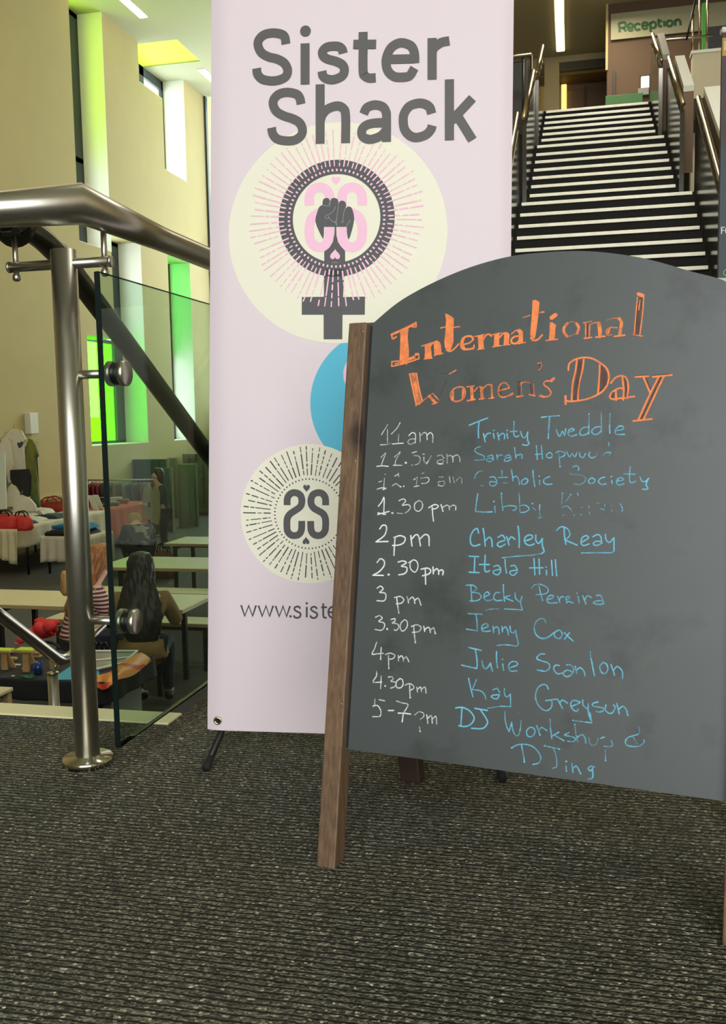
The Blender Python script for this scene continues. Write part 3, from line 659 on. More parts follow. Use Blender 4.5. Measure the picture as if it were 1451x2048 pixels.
# keep butt ends vertical for straight stems: drawn as plain two-point ribbons
prints('printed_name', I_grey, .0015, NAME1, w1, B1); prints('printed_name', I_grey, .0019, NAME1s, w1, B1, circles=[(B1((420, 105)), 26.5 * .40662 * PYM)], sm=False)
prints('printed_name', I_grey, .0015, NAME2, w1, B1); prints('printed_name', I_grey, .0019, NAME2s, w1, B1, sm=False)
wb = 13 * .29292 * PXM
prints('printed_address', I_dark, .0008, '280,1878 305,1952 332,1882 358,1952 382,1880;398,1881 424,1953 450,1884 474,1954 499,1882;515,1884 540,1955 566,1886 590,1956 614,1884;728,1890 728,1962;826,1893 866,1893;840,1866 840,1925', wb, B3, circles=[(B3((617, 1955)), 9 * .29292 * PYM), (B3((728, 1866)), 8.5 * .29292 * PYM)], sm=False)
prints('printed_address', I_dark, .0009, '683,1903 676,1891 660,1888 646,1896 646,1910 662,1922 680,1930 686,1945 678,1960 660,1965 645,1960 640,1948;797,1905 790,1893 775,1889 760,1897 759,1910 776,1923 793,1931 799,1946 790,1961 773,1966 757,1960 752,1948;840,1920 841,1950 848,1963 864,1964;878,1926 935,1926 930,1902 908,1889 884,1900 876,1926 884,1953 906,1966 932,1955', wb, B3)
# eyelets
for u, v in ((.0225, .0195), (bw - .0225, .0195), (.0225, bh - .02), (bw - .0225, bh - .02)):
    c = O_ + BU * u + BV * v + BN * .0003
    e = lathe(bmesh.new(), c, [(.0082, 0), (.0082, .0012), (.0062, .0024), (.0042, .0018), (.0036, .0006)], 28, BN)
    eo = obj('eyelet', e, mat('brass_eyelet', (196, 188, 150), .2, 1), ban, True)
    obj('hook_tip', lathe(bmesh.new(), c, [(.003, .0005), (.003, .003), (.001, .0045)], 12, BN), M_blackm, eo, True)
# the folding stand behind it
hub = O_ + BU * (bw / 2) + BV * .78 - BN * .13; hub.y += .10
def back(u, v, o): return O_ + BU * u + BV * v - BN * o
cor = [back(.0225, .0195, .004), back(bw - .0225, .0195, .004), back(.0225, bh - .02, .004), back(bw - .0225, bh - .02, .004)]
footL = oz(411, 1537, .007); footR = oz(1005, 1558, .007)
for c, f in ((cor[0], footL), (cor[1], footR)):
    s_ = 1 if f is footL else -1; k2 = c + BU * .006 * s_ - BN * .014 + BV * .01; k = c + BU * .004 * s_ - BV * .029 - BN * .008
    obj('stand_leg', tb([hub, k2, k, f], .0062, 14), M_blackm, ban, True)
    obj('foot', tb([f + (k - f).normalized() * .03, f - Vector((0, 0, .001))], .0078, 14), mat('black_rubber', (18, 18, 18), .8), ban, True)
rf = Vector((hub.x + .03, hub.y + .35, .008))
obj('stand_leg', tb([hub, rf], .0062, 14), M_blackm, ban, True)
for c in cor[2:]: obj('stand_arm', tb([hub, c], .005, 12), M_blackm, ban, True)
obj('stand_hub', bevel(bx(tuple(hub - Vector((.02, .015, .03))), tuple(hub + Vector((.02, .015, .03)))), .004, 2), M_blackm, ban)

# ================================================================ chalkboard A-frame
KP = plane(Vector((-.39101, 1.31468, 0)), -10.9811, 10.6656, .0107)
KO, KU, KV, KN = KP
if KN.y > 0: KN = -KN
KP = (KO, KU, KV, KN)
def wood():
    M = bpy.data.materials.new('stained_wood'); M.use_nodes = True; N = M.node_tree.nodes; L = M.node_tree.links; b = N['Principled BSDF']
    b.inputs['Roughness'].default_value = .55
    tc = N.new('ShaderNodeTexCoord'); mp = N.new('ShaderNodeMapping'); mp.inputs['Scale'].default_value = (1, 1, .035); L.new(tc.outputs['Object'], mp.inputs[0])
    n1 = N.new('ShaderNodeTexNoise'); n1.inputs['Scale'].default_value = 230; n1.inputs['Detail'].default_value = 5; L.new(mp.outputs[0], n1.inputs['Vector'])
    m2 = N.new('ShaderNodeMapping'); m2.inputs['Scale'].default_value = (1, 1, .25); L.new(tc.outputs['Object'], m2.inputs[0])
    n2 = N.new('ShaderNodeTexNoise'); n2.inputs['Scale'].default_value = 16; n2.inputs['Detail'].default_value = 3; L.new(m2.outputs[0], n2.inputs['Vector'])
    r = N.new('ShaderNodeValToRGB'); e = r.color_ramp.elements; e[0].position = .3; e[0].color = lin((86, 67, 50)); e[1].position = .72; e[1].color = lin((122, 98, 75)); L.new(n1.outputs[0], r.inputs[0])
    r2 = N.new('ShaderNodeValToRGB'); e = r2.color_ramp.elements; e[0].position = .3; e[0].color = (.80, .77, .74, 1); e[1].position = .62; e[1].color = (1.1, 1.05, 1, 1); L.new(n2.outputs[0], r2.inputs[0])
    x = N.new('ShaderNodeMixRGB'); x.blend_type = 'MULTIPLY'; x.inputs[0].default_value = 1; L.new(r.outputs[0], x.inputs[1]); L.new(r2.outputs[0], x.inputs[2])
    # one knot, dark and ringed, a little above mid height
    vt = N.new('ShaderNodeVectorMath'); vt.operation = 'DISTANCE'; kp = KO + KU * .026 + KV * .655
    m3 = N.new('ShaderNodeMapping'); m3.inputs['Scale'].default_value = (1, 1, .5); L.new(tc.outputs['Object'], m3.inputs[0]); L.new(m3.outputs[0], vt.inputs[0]); vt.inputs[1].default_value = (kp.x, kp.y, kp.z * .5)
    mr = N.new('ShaderNodeMapRange'); mr.inputs[1].default_value = .006; mr.inputs[2].default_value = .019; L.new(vt.outputs['Value'], mr.inputs[0])
    k = N.new('ShaderNodeMixRGB'); L.new(mr.outputs[0], k.inputs[0]); k.inputs[1].default_value = lin((52, 38, 30)); L.new(x.outputs[0], k.inputs[2]); L.new(k.outputs[0], b.inputs['Base Color'])
    bp = N.new('ShaderNodeBump'); bp.inputs['Strength'].default_value = .25; bp.inputs['Distance'].default_value = .002; L.new(n1.outputs[0], bp.inputs['Height']); L.new(bp.outputs[0], b.inputs['Normal'])
    return M
M_wood = wood(); M_wood2 = mat('dark_stained_wood', (58, 42, 34), .6, noise=.2, scale=30, stretch=(1, 1, .1))
ck = thing('chalkboard_sign', (-.10, 1.45, 0), 'large arched A-frame chalkboard listing Women\'s Day talks in orange, white and blue', 'chalkboard')
def kp(u, v, d=0): return KO + KU * u + KV * v - KN * d            # d behind the leg's front face
LW, LT, LH, BD = .0305, .034, .8327, .0165
WB = .6022
def leg(u0, u1, name='leg', m=None):
    bm = bmesh.new(); vs = []
    for d in (0, LT):
        for u in (u0, u1):
            for z in (0, 1):
                # foot cut level with the floor
                if z == 0:
                    p = kp(u, 0, d); p = p - KV * (p.z / KV.z)
                else: p = kp(u, LH, d)
                vs.append(bm.verts.new(p))
    for f in ((0, 2, 3, 1), (4, 5, 7, 6), (0, 1, 5, 4), (2, 6, 7, 3), (0, 4, 6, 2), (1, 3, 7, 5)): bm.faces.new([vs[i] for i in f])
    bmesh.ops.recalc_face_normals(bm, faces=bm.faces)
    return obj(name, bevel(bm, .0022, 2), m or M_wood, ck)
lg = leg(0, LW)
leg(WB - LW, WB)
# nail heads on the left leg
for v in (.83 - .012, .615, .245):
    obj('nail_head', lathe(bmesh.new(), kp(LW - .0045, v, .0004), [(.0011, 0), (.0009, .0006)], 10, KN), mat('bright_nail', (214, 212, 204), .3, .8), lg)
# board
def outline():
    P = []
    u0, u1 = LW - .004, WB - LW + .004
    ctrl = [(.0265, .8270), (.035, .8353), (.085, .8714), (.163, .9041), (.24, .9219), (.31, .9245), (.371, .9196), (.44, .9040), (.506, .8794), (.552, .8613), (u1 + .0, .835)]
    top = smoothline([Vector(p) for p in ctrl], 6)
    return [Vector((u0, .176))] + [Vector((u1, .176))] + top[::-1]
bm = prism(bmesh.new(), [kp(p.x, p.y, BD) for p in outline()], -KN * .009)
def board_mat():
    M = bpy.data.materials.new('chalkboard_paint'); M.use_nodes = True; N = M.node_tree.nodes; L = M.node_tree.links; b = N['Principled BSDF']
    b.inputs['Roughness'].default_value = .42; b.inputs['Specular IOR Level'].default_value = .7
    tc = N.new('ShaderNodeTexCoord'); n1 = N.new('ShaderNodeTexNoise'); n1.inputs['Scale'].default_value = 9; n1.inputs['Detail'].default_value = 5; n1.inputs['Roughness'].default_value = .6; L.new(tc.outputs['Object'], n1.inputs['Vector'])
    r = N.new('ShaderNodeValToRGB'); e = r.color_ramp.elements; e[0].position = .30; e[0].color = lin((50, 55, 56)); e[1].position = .45; e[1].color = lin((68, 74, 75)); L.new(n1.outputs[0], r.inputs[0]); L.new(r.outputs[0], b.inputs['Base Color'])
    r2 = N.new('ShaderNodeMapRange'); r2.inputs[3].default_value = .36; r2.inputs[4].default_value = .5; L.new(n1.outputs[0], r2.inputs[0]); L.new(r2.outputs[0], b.inputs['Roughness'])
    return M
M_board = board_mat()
brd = obj('board_panel', bm, M_board, ck)
obj('board_shade_strip', prism(bmesh.new(), [kp(LW - .001, .83, BD - .002), kp(LW + .0035, .83, BD - .002), kp(LW + .0035, .178, BD - .002), kp(LW - .001, .178, BD - .002)], -KN * .002), M_blackm, ck)  # thin black strip put where the leg only shades the board
# rear frame, mirrored about the apex
apx = kp(WB / 2, LH, LT + .006)
RF = oz(820, 1566, 0)
bdir = Vector((RF.x - KO.x, RF.y - KO.y, 0)); nb = Vector((-KN.x, -KN.y, 0)).normalized()
rearbase = KO + nb * (RF - KO).dot(nb)
def rp(u, v, d=0):                                                   # v runs 0 (foot) .. 1 (apex); d towards the front
    f = rearbase + KU * u; f.z = 0; tpt = kp(u, LH, LT + .004); tpt.z = kp(u, LH, 0).z
    ax = (tpt - f).normalized(); nf = KU.cross(ax); nf = nf if nf.dot(KN) > 0 else -nf
    return f + (tpt - f) * v + nf * d
u0 = (RF - KO).dot(KU) - .021
for a, b in ((u0, u0 + .040), (WB - u0 - .040, WB - u0)):
    P = [rp(a, 0), rp(b, 0), rp(b, 1), rp(a, 1)]
    for q in P[:2]: q.z = 0
    n = (P[1] - P[0]).cross(P[3] - P[0]).normalized(); n = n if n.y > 0 else -n
    bm = prism(bmesh.new(), P, n * .03); 
    for v in bm.verts:
        if v.co.z < .02: v.co.z = 0
    bmesh.ops.recalc_face_normals(bm, faces=bm.faces)
    obj('leg', bevel(bm, .004, 2), M_wood2, ck)
P = [rp(u0 + .02, .24, .004), rp(WB - u0 - .02, .24, .004), rp(WB - u0 - .02, .99, .004), rp(u0 + .02, .99, .004)]
obj('rear_panel', prism(bmesh.new(), P, (P[1] - P[0]).cross(P[3] - P[0]).normalized() * .004), M_board, ck)
for u in (.08, WB - .08):
    a = kp(u, LH - .02, LT - .002)
    obj('hinge', bevel(bx((-.02, -.004, -.014), (.02, .008, .014), Matrix.Translation(a)), .001, 1), M_steel2, ck)

# ---- chalk writing
cf = pix2plane(KP, -BD)
KT = lambda o: (lambda q: KO + KU * q.x + KV * q.y - KN * (BD - o))
kx = (cf(1050, 1000) - cf(950, 1000)).length / 100; ky = (cf(1000, 950) - cf(1000, 1050)).length / 100; KPX = (kx + ky) / 2
ZM = {'A': (770, 580, .19986), 'B': (1030, 570, .19986), 'C': (800, 710, .22054), 'D': (1110, 700, .17229), 'E': (740, 830, .20675), 'F': (1040, 820, .20675), 'G': (740, 970, .20675), 'H': (1040, 970, .20675),
      'I': (730, 1100, .20675), 'J': (1000, 1100, .20675), 'K': (730, 1240, .20675), 'L': (1000, 1280, .20675), 'M': (730, 1350, .20675), 'N': (1000, 1410, .20675)}
CH = {'o': ('chalk_orange', (252, 146, 88)), 'w': ('chalk_white', (236, 240, 238)), 'b': ('chalk_blue', (116, 196, 226)), 'k': ('chalk_brown', (108, 72, 60))}
LV = [(.12, 'trace'), (.3, 'faint'), (.5, 'worn'), (.72, 'thin'), (1.0, 'solid')]
def cm(c, a):
    L, nm = min(LV, key=lambda q: abs(q[0] - a)); n, rgb = CH[c]
    return chalk(n + '_' + nm, rgb, L if L < 1 else 1.05)
cnt = [0]
def chalkline(label, items):
    """items: (zoom, colour, width in zoomed px, opacity, strokes[, 'P' for filled outlines])"""
    bm = bmesh.new(); mats = []
    for it in items:
        z, c, w, a, s = it[:5]; X0, Y0, k = ZM[z]; M = cm(c, a)
        if M not in mats: mats.append(M)
        mi = mats.index(M)
        for st in parse(s):
            cnt[0] += 1; T = KT(.0003 + (cnt[0] % 40) * .000012 + (.0003 if c == 'o' else 0)); P = [cf(X0 + p[0] * k, Y0 + p[1] * k) for p in st]
            if len(it) > 5: poly2(bm, P, T, mi)
            else: ribbon(bm, smoothline(P, 5), w * k * KPX, T, True, mi)
    facecam(bm); me = bpy.data.meshes.new('chalk_writing'); bm.to_mesh(me); bm.free()
    for q in mats: me.materials.append(q)
    o = link('chalk_writing', me, None, brd); o['label'] = label; return o
chalkline('orange drawn title word International', [
 ('A','o',0,1,'150,402 235,372 226,480 238,600 236,700 145,708 150,560 152,480','P'), ('A','o',26,1,'66,447 190,392 306,334'), ('A','o',18,1,'66,452 76,488 112,470;306,325 308,368 270,368'),
 ('A','o',14,1,'70,718 200,700 330,644;72,765 200,735 336,688;68,715 66,765;300,642 334,640 338,690;100,742 300,680;218,690 214,744;150,735 300,705;236,690 282,676'),
 ('A','o',0,1,'396,552 452,536 462,600 468,686 394,692 398,620','P;'), ('A','o',12,1,'368,562 470,528;390,692 470,682;490,655 580,634'), ('A','o',0,1,'486,530 520,510 548,522 560,560 565,648 494,655 488,580','P'), ('A','o',18,1,'448,570 480,530 520,514'),
 ('A','o',0,1,'600,234 640,250 688,285 684,400 684,520 668,570 650,612 618,606 598,575 592,520 604,400 610,300','P'), ('A','o',13,1,'556,382 620,368 680,375 746,368'), ('A','o',16,1,'612,602 650,616 700,582 734,542'),
 ('A','o',22,1,'880,500 866,468 820,464 778,490 760,545 775,588 830,594 885,585'), ('A','o',34,1,'782,490 768,530 784,580'), ('A','o',16,1,'790,545 840,532 878,502;886,585 890,555'),
 ('A','o',0,1,'926,466 980,450 984,520 990,590 934,596 932,540','P'), ('A','o',12,1,'896,468 990,448;925,597 990,588'), ('A','o',18,1,'980,500 1008,455 1040,445 1062,462'),
 ('A','o',12,1,'1075,450 1160,430;1075,572 1160,558;1180,556 1250,545'), ('A','o',0,1,'1092,455 1142,440 1140,560 1086,566','P'), ('A','o',18,1,'1142,480 1180,438 1220,432'), ('A','o',0,1,'1190,436 1226,426 1246,450 1236,545 1186,552','P'),
 ('A','o',12,1,'1265,440 1310,405;1330,540 1405,526'), ('A','o',0,1,'1310,400 1350,390 1378,420 1380,522 1332,532 1336,440','P'), ('A','o',20,1,'1336,462 1290,472 1262,502 1272,532 1310,536 1338,512'),
 ('B','o',0,1,'172,155 205,148 242,172 234,280 214,440 196,535 168,545 150,500 158,380 168,270','P'), ('B','o',10,.72,'80,325 150,305'), ('B','k',7,.72,'150,306 212,284'), ('B','o',12,.72,'235,282 262,274'), ('B','o',16,1,'262,274 286,272'), ('B','o',18,1,'155,530 185,556 228,545 270,502'),
 ('B','o',44,1,'366,328 400,302'), ('B','o',0,1,'345,375 368,372 404,398 396,545 336,552 344,460','P'), ('B','o',12,1,'308,556 424,544;368,400 406,408'),
 ('B','o',26,.72,'522,385 488,428 490,478 520,515;612,385 636,430 618,485'), ('B','o',9,.5,'525,380 570,368 612,380;520,520 575,503 618,487'),
 ('B','o',10,.72,'682,380 764,364'), ('B','o',14,.72,'704,390 704,525;744,400 738,528'), ('B','k',26,.5,'722,400 718,520'), ('B','o',16,1,'690,536 765,526;805,524 898,514'), ('B','o',10,.72,'752,395 800,378 850,376'), ('B','o',36,.72,'838,385 846,450 848,515'),
 ('B','o',10,.5,'912,356 970,336 1040,334'), ('B','o',30,.72,'1040,338 1062,380 1052,450 1044,505'), ('B','o',12,.72,'1020,430 945,428 908,468 928,503 962,498'), ('B','o',20,.72,'945,432 922,500'), ('B','o',16,1,'992,516 1095,504'),
 ('B','k',40,.5,'1250,150 1232,300 1216,485'), ('B','o',34,1,'1232,92 1275,108'), ('B','o',11,1,'1222,125 1205,300 1190,500;1286,112 1272,300 1246,495'), ('B','o',12,.72,'1180,500 1275,514;1248,150 1235,250')])
chalkline('orange drawn title word Women\'s, partly rubbed out', [
 ('C','o',16,1,'88,175 120,330 148,450;148,175 175,320 202,420'), ('C','o',38,.72,'120,180 145,310 172,435'), ('C','o',8,.72,'80,172 155,164'), ('C','o',12,1,'142,460 210,415'), ('C','o',8,.72,'202,420 295,350'), ('C','o',26,.72,'265,372 320,435'), ('C','o',12,.72,'295,350 352,410;292,446 342,428'),
 ('C','k',7,.5,'335,420 380,320 425,220;372,170 440,166'), ('C','o',12,.72,'446,172 505,140'),
 ('C','o',14,.72,'465,400 458,350 492,305 560,290 590,330 580,385 535,418 485,418 462,395'), ('C','o',20,.72,'478,335 478,405;572,312 566,388'),
 ('C','o',14,.72,'606,290 670,280;610,416 678,402'), ('C','o',30,.72,'648,290 652,402'), ('C','o',12,.72,'672,330 700,295;718,290 742,290;716,402 764,392;752,305 790,272 830,270;806,396 850,388'), ('C','o',28,.72,'738,300 742,395'), ('C','o',18,.72,'828,275 834,390'),
 ('C','o',12,.72,'898,325 990,300;985,290 960,256 918,260 890,312 898,365 935,385 995,365 1018,348'), ('C','k',26,.5,'905,285 908,365'), ('C','o',20,.72,'1000,365 1018,350'),
 ('C','k',24,.5,'1072,245 1080,370;1182,252 1196,350'), ('C','o',14,.72,'1058,380 1112,372;1172,360 1222,370'), ('C','o',8,.5,'1085,268 1130,246 1180,256;1098,250 1098,360;1210,265 1215,355'),
 ('C','k',18,.72,'1250,84 1272,84 1270,112 1256,140'), ('C','o',8,.72,'1246,80 1276,72 1280,108 1256,140'),
 ('C','o',26,.72,'1392,214 1372,236'), ('C','o',14,.72,'1370,236 1318,240 1302,270 1345,305 1368,345 1345,375 1292,382'), ('C','o',24,.72,'1268,372 1284,376')])
chalkline('orange outlined title word Day', [
 ('D','k',42,.5,'290,140 266,300 228,560'), ('D','k',0,.5,'530,170 580,220 606,300 598,400 520,490 520,300','P'), ('D','k',22,.5,'808,335 824,440 818,545'), ('D','k',24,.5,'668,500 662,550'), ('D','k',30,.5,'1225,325 1120,560 1000,800'), ('D','k',12,.72,'1056,335 1102,455;1145,296 1330,278;930,300 1070,296;1060,805 1110,795'),
 ('D','o',20,1,'152,235 160,165 215,118 310,90 420,97 520,150 598,220 622,310 604,400 550,478 470,530 350,575 200,597 122,592;250,122 235,240 200,400 190,580;330,112 312,250 272,400 262,572;515,172 512,300 495,508'), ('D','o',24,1,'118,536 120,628'),
 ('D','o',20,1,'645,385 700,322 770,300 826,332 846,430 830,560;778,320 792,450 788,578;798,452 740,445 662,490 632,540 660,572 720,566 830,553 918,540;702,472 706,585'),
 ('D','o',20,1,'928,314 1078,306;1130,314 1350,292;1025,322 1095,488;1195,322 1090,530 960,820;1260,306 1180,470 1022,810;906,826 1120,802')])
chalkline('white chalk time 11am, half rubbed out', [('E','w',10,.5,'170,92 142,140 110,190;167,140 168,280;100,290 175,284 196,270'), ('E','w',9,.3,'276,190 272,268'), ('E','w',9,.72,'290,74 262,125 206,184'), ('E','w',10,1,'215,281 320,273'), ('E','w',10,.72,'375,200 405,172 438,188 436,270;438,232 385,236 365,265 390,284 430,266;480,172 485,262;486,202 520,172 545,182 552,240;552,196 580,172 605,195 605,264')])
chalkline('white chalk time 11.30am, mostly rubbed out', [('E','w',9,.72,'105,410 150,370 130,425 110,482'), ('E','w',11,1,'65,498 120,492 175,498'), ('E','w',9,.5,'235,408 290,356;290,366 252,430 240,480'), ('E','w',10,.72,'225,487 310,487'), ('E','w',20,1,'345,463'),
 ('E','w',10,.5,'405,368 450,354;425,392 470,400 486,430 470,468 438,482;400,485 415,485;512,380 524,380;520,410 522,450 550,470'), ('E','w',12,.72,'545,470 566,440'), ('E','w',7,.3,'566,440 592,392'), ('E','w',10,.5,'650,396 688,388 714,418;700,430 655,442 650,468 690,476 712,442;742,382 745,466;748,400 780,392 798,418 800,456;800,405 840,386 864,410 868,450'), ('E','w',11,.72,'655,470 700,472')])
chalkline('white chalk time 12.15, almost rubbed out', [('E','w',12,.5,'145,573'), ('E','w',9,.5,'85,648 112,640;138,612 132,700;238,592 275,570;415,628 435,612'), ('E','w',11,.72,'68,718 110,706 152,708;125,722 152,712'), ('E','w',10,.5,'214,686 250,665 292,696'), ('E','w',14,.72,'296,694;325,690;430,622;504,662'), ('E','w',8,.3,'272,560 278,600;455,600 445,690;664,600 708,600;716,640 660,648 672,684 708,686 722,650;765,592 775,655;800,600 815,655;830,640 860,606 885,622 885,660'), ('E','w',10,.72,'426,694 470,686'), ('E','w',9,.5,'502,566 520,560;490,612 555,606 570,632 545,658 508,664;656,682 700,688')])
chalkline('blue chalk name beside 11am', [('E','b',13,1,'958,100 1050,62 1135,30;1052,70 1046,150 1048,222'), ('E','b',13,1,'1096,182 1112,260;1112,216 1130,184 1164,176;1192,180 1198,225;1232,175 1246,240;1246,205 1278,178 1300,195 1298,230;1322,180 1330,225'), ('E','b',14,1,'1196,150;1324,150'), ('E','b',11,.72,'1391,60 1388,180 1410,212 1438,200;1352,162 1420,156'),
 ('F','b',11,.72,'2,205 20,262 48,262 74,214'), ('F','b',12,1,'70,216 70,290 84,322 60,342 22,335'), ('F','b',10,.5,'205,70 280,62 372,56'), ('F','b',13,1,'205,71 248,66;374,56'), ('F','b',12,.72,'284,64 276,160 270,276;346,190 378,256 408,206 428,246 440,182;470,216 518,196 506,180 474,190 462,228 490,254 545,240;662,166 600,176 575,220 592,245 640,234 662,208;785,160 722,170 690,205 712,236 752,230 782,200;785,150 780,215'), ('F','b',9,.5,'665,40 663,150;782,25 783,150;868,32 864,150'), ('F','b',12,.72,'663,150 662,230;862,150 865,225;920,200 985,190 998,166 962,155 922,188 922,230 950,238 1008,236'), ('F','b',10,1,'666,38')])
chalkline('blue chalk name beside 11.30am, end worn away', [('E','b',10,.72,'1066,306 1026,320 1010,348 1050,376 1098,396 1106,428'), ('E','b',9,.5,'1106,430 1060,436 1012,438'), ('E','b',10,.72,'1136,400 1178,390 1190,420;1190,422 1140,420 1124,440 1160,452 1194,430;1226,385 1230,435;1230,405 1258,386 1280,392;1300,402 1342,386 1360,412;1352,412 1306,420 1300,444 1335,446 1364,426;1396,315 1410,420;1405,410 1430,382 1450,395'),
 ('F','b',10,.72,'0,425 18,435 16,470;155,345 165,480;205,345 215,474;146,430 215,426;286,410 255,430 262,460 300,460 308,430 286,410;346,412 378,400 430,414 425,442 386,460'), ('F','b',9,.5,'372,412 384,545'), ('F','b',14,1,'385,548'), ('F','b',10,.72,'450,406 476,454 502,422 526,454 550,412;572,412 580,448 608,460 630,422;672,408 662,440 690,464 728,450'), ('F','b',8,.3,'742,408 740,440'), ('F','b',10,.5,'855,314 856,346;800,436 830,412 876,412;872,412 862,434')])
chalkline('blue chalk society name beside 12.15', [('E','b',9,.5,'1090,545 1050,548 1022,575'), ('E','b',9,.3,'1020,578 1008,615;1066,685 1092,685'), ('E','b',10,.72,'1156,602 1200,600 1224,638;1220,650 1160,646 1160,678 1198,686 1228,656;1240,606 1325,603'), ('E','b',9,.5,'1275,535 1275,590;1290,656 1326,660'), ('E','b',11,.72,'1366,530 1374,580 1380,640;1376,612 1408,592 1434,620 1442,672'),
 ('F','b',12,.72,'42,664 12,690 18,716 50,714 74,680 50,660;122,584 128,660 140,738;186,682 190,720;285,645 236,665 226,700 256,720 305,716'), ('F','b',13,1,'182,640;880,645'), ('F','b',11,.72,'510,550 545,540 566,560 562,582'), ('F','b',8,.3,'478,600 500,624 590,630 634,656'), ('F','b',10,.5,'634,656 620,698 570,722 520,714'), ('F','b',12,.72,'690,655 660,682 670,710 710,704 720,675 692,656;815,650 772,665 756,698 790,720 828,715;885,682 888,715;936,690 994,676 984,655 946,665 930,700 952,725 1000,715'), ('F','b',10,.72,'1062,550 1055,660 1070,704 1114,690;1000,618 1110,622;1156,645 1176,690 1210,690 1240,660'), ('F','b',12,1,'1238,664 1216,718 1232,764 1182,766')])
chalkline('white chalk time 1.30pm', [('G','w',13,1,'80,205 112,165 136,125 132,285;74,286 130,270 184,256;76,270 150,284'), ('G','w',22,.72,'216,272'), ('G','w',11,.72,'280,152 320,135 344,156 312,196 368,190 390,218 368,252'), ('G','w',9,.5,'368,252 340,270;262,272 315,278'), ('G','w',11,.72,'472,150 432,180 432,235 470,254 505,215 500,168 470,150'), ('G','w',12,1,'566,220 620,190 658,202 640,225 596,236;600,215 604,280 612,350;685,190 704,256'), ('G','w',11,.72,'702,216 740,196 760,206 766,240;766,215 800,196 826,206 826,242')])
chalkline('blue chalk name beside 1.30pm, second word rubbed out', [('G','b',12,.72,'1040,85 1026,180 1018,250;1018,256 1100,262 1178,260;1205,205 1208,268'), ('G','b',14,1,'1196,160;1270,82'), ('G','b',10,.5,'1268,90 1272,150 1284,248;1286,212 1340,200;1440,80 1448,258'), ('G','b',11,.72,'1340,200 1402,206 1410,234 1382,246'),
 ('H','b',11,.72,'-10,205 45,195 86,230 52,260 0,266;190,192 185,242'), ('H','b',14,.72,'118,180'), ('H','b',9,.5,'175,320 212,312;122,220 150,245'), ('H','b',8,.3,'186,242 192,305'),
 ('H','b',9,.5,'406,82 400,190;490,92 438,160;404,216 450,205 494,240;552,80 560,98;660,195 665,222;665,262 670,284;772,226 810,242;885,235 884,256;968,182 992,236'), ('H','b',12,.72,'408,80;490,90;418,292;522,292;588,288;986,248'), ('H','b',7,.3,'584,222 606,214;736,176 762,176;750,276 770,276;876,180 880,200;818,180 815,225;494,240 500,262')])
chalkline('white chalk time 2pm', [('G','w',14,1,'92,425 118,392 150,392 158,430 135,490 56,550;56,550 172,546;230,508 290,490 338,512 326,556 280,580 216,585;240,520 234,600 230,680;392,490 404,590;402,522 440,482 468,496 486,588;482,522 528,480 566,498 570,586')])
chalkline('blue chalk name beside 2pm, underlined twice', [('G','b',14,1,'1048,464 1034,422 1000,440 970,500 974,568 1008,590 1060,575;1092,422 1104,500 1112,590;1110,542 1148,506 1174,530 1180,596;1236,506 1278,486 1304,520;1300,536 1242,556 1230,580 1260,598 1304,572;1320,500 1342,580;1340,532 1364,502 1400,525;1430,400 1440,500 1440,605'),
 ('H','b',14,1,'42,542 104,522 118,492 76,485 42,518 48,562 90,584 134,570;150,485 152,540 180,564 214,518;212,520 214,590 230,640 204,664'), ('H','b',10,.72,'204,664 100,680 -40,690 -175,705'), ('H','b',13,1,'424,412 426,480 440,574;430,532 550,582'), ('H','b',12,.72,'350,440 385,410 420,406 462,430 480,480 452,518 428,530'),
 ('H','b',13,1,'600,552 658,512 636,490 598,512 588,560 612,586 665,570;702,500 746,480 778,500 786,552;784,546 730,546 706,570 740,585 788,562;822,478 830,530 862,555 904,512;906,512 906,640'), ('H','b',11,.72,'906,640 872,655 730,655 592,658')])
chalkline('white chalk time 2.30pm', [('I','w',14,1,'116,120 148,85 184,106 182,155 135,210 76,244;76,244 176,246;320,116 368,106 398,124 352,156 398,166 404,200 378,230 326,240;542,186 600,175 634,196 618,230 556,250;582,190 585,330;656,165 660,230;662,206 690,182 708,196 712,235;714,206 740,192 756,210 750,240'), ('I','w',22,1,'228,238'), ('I','w',11,1,'420,124 468,96 504,118 510,170 484,214 450,195 434,160 440,120 462,98')])
chalkline('blue chalk name beside 2.30pm', [('I','b',14,1,'1006,60 1095,65;1060,65 1054,215;1006,215 1100,219;1160,50 1156,190 1178,210 1204,200;1106,140 1200,141'), ('I','b',12,1,'1242,160 1284,150 1308,180 1306,215;1302,186 1246,200 1240,225 1280,240 1308,212'),
 ('J','b',12,1,'46,92 50,160 60,224;102,155 140,150 166,192;164,194 102,205 94,226 126,245 165,212;325,82 335,240;374,86 380,235;282,173 412,172;446,195 448,240;495,100 505,245;532,95 545,250'), ('J','b',13,1,'443,166')])
chalkline('white chalk time 3pm', [('I','w',12,1,'115,370 148,350 174,376 142,410 190,416 202,455 180,492 115,490'), ('I','w',12,.72,'282,460 340,450 374,480 350,514 302,520;305,460 315,540 326,610;406,450 420,512;420,486 455,456 474,476 480,516;482,486 510,466 526,490 540,534')])
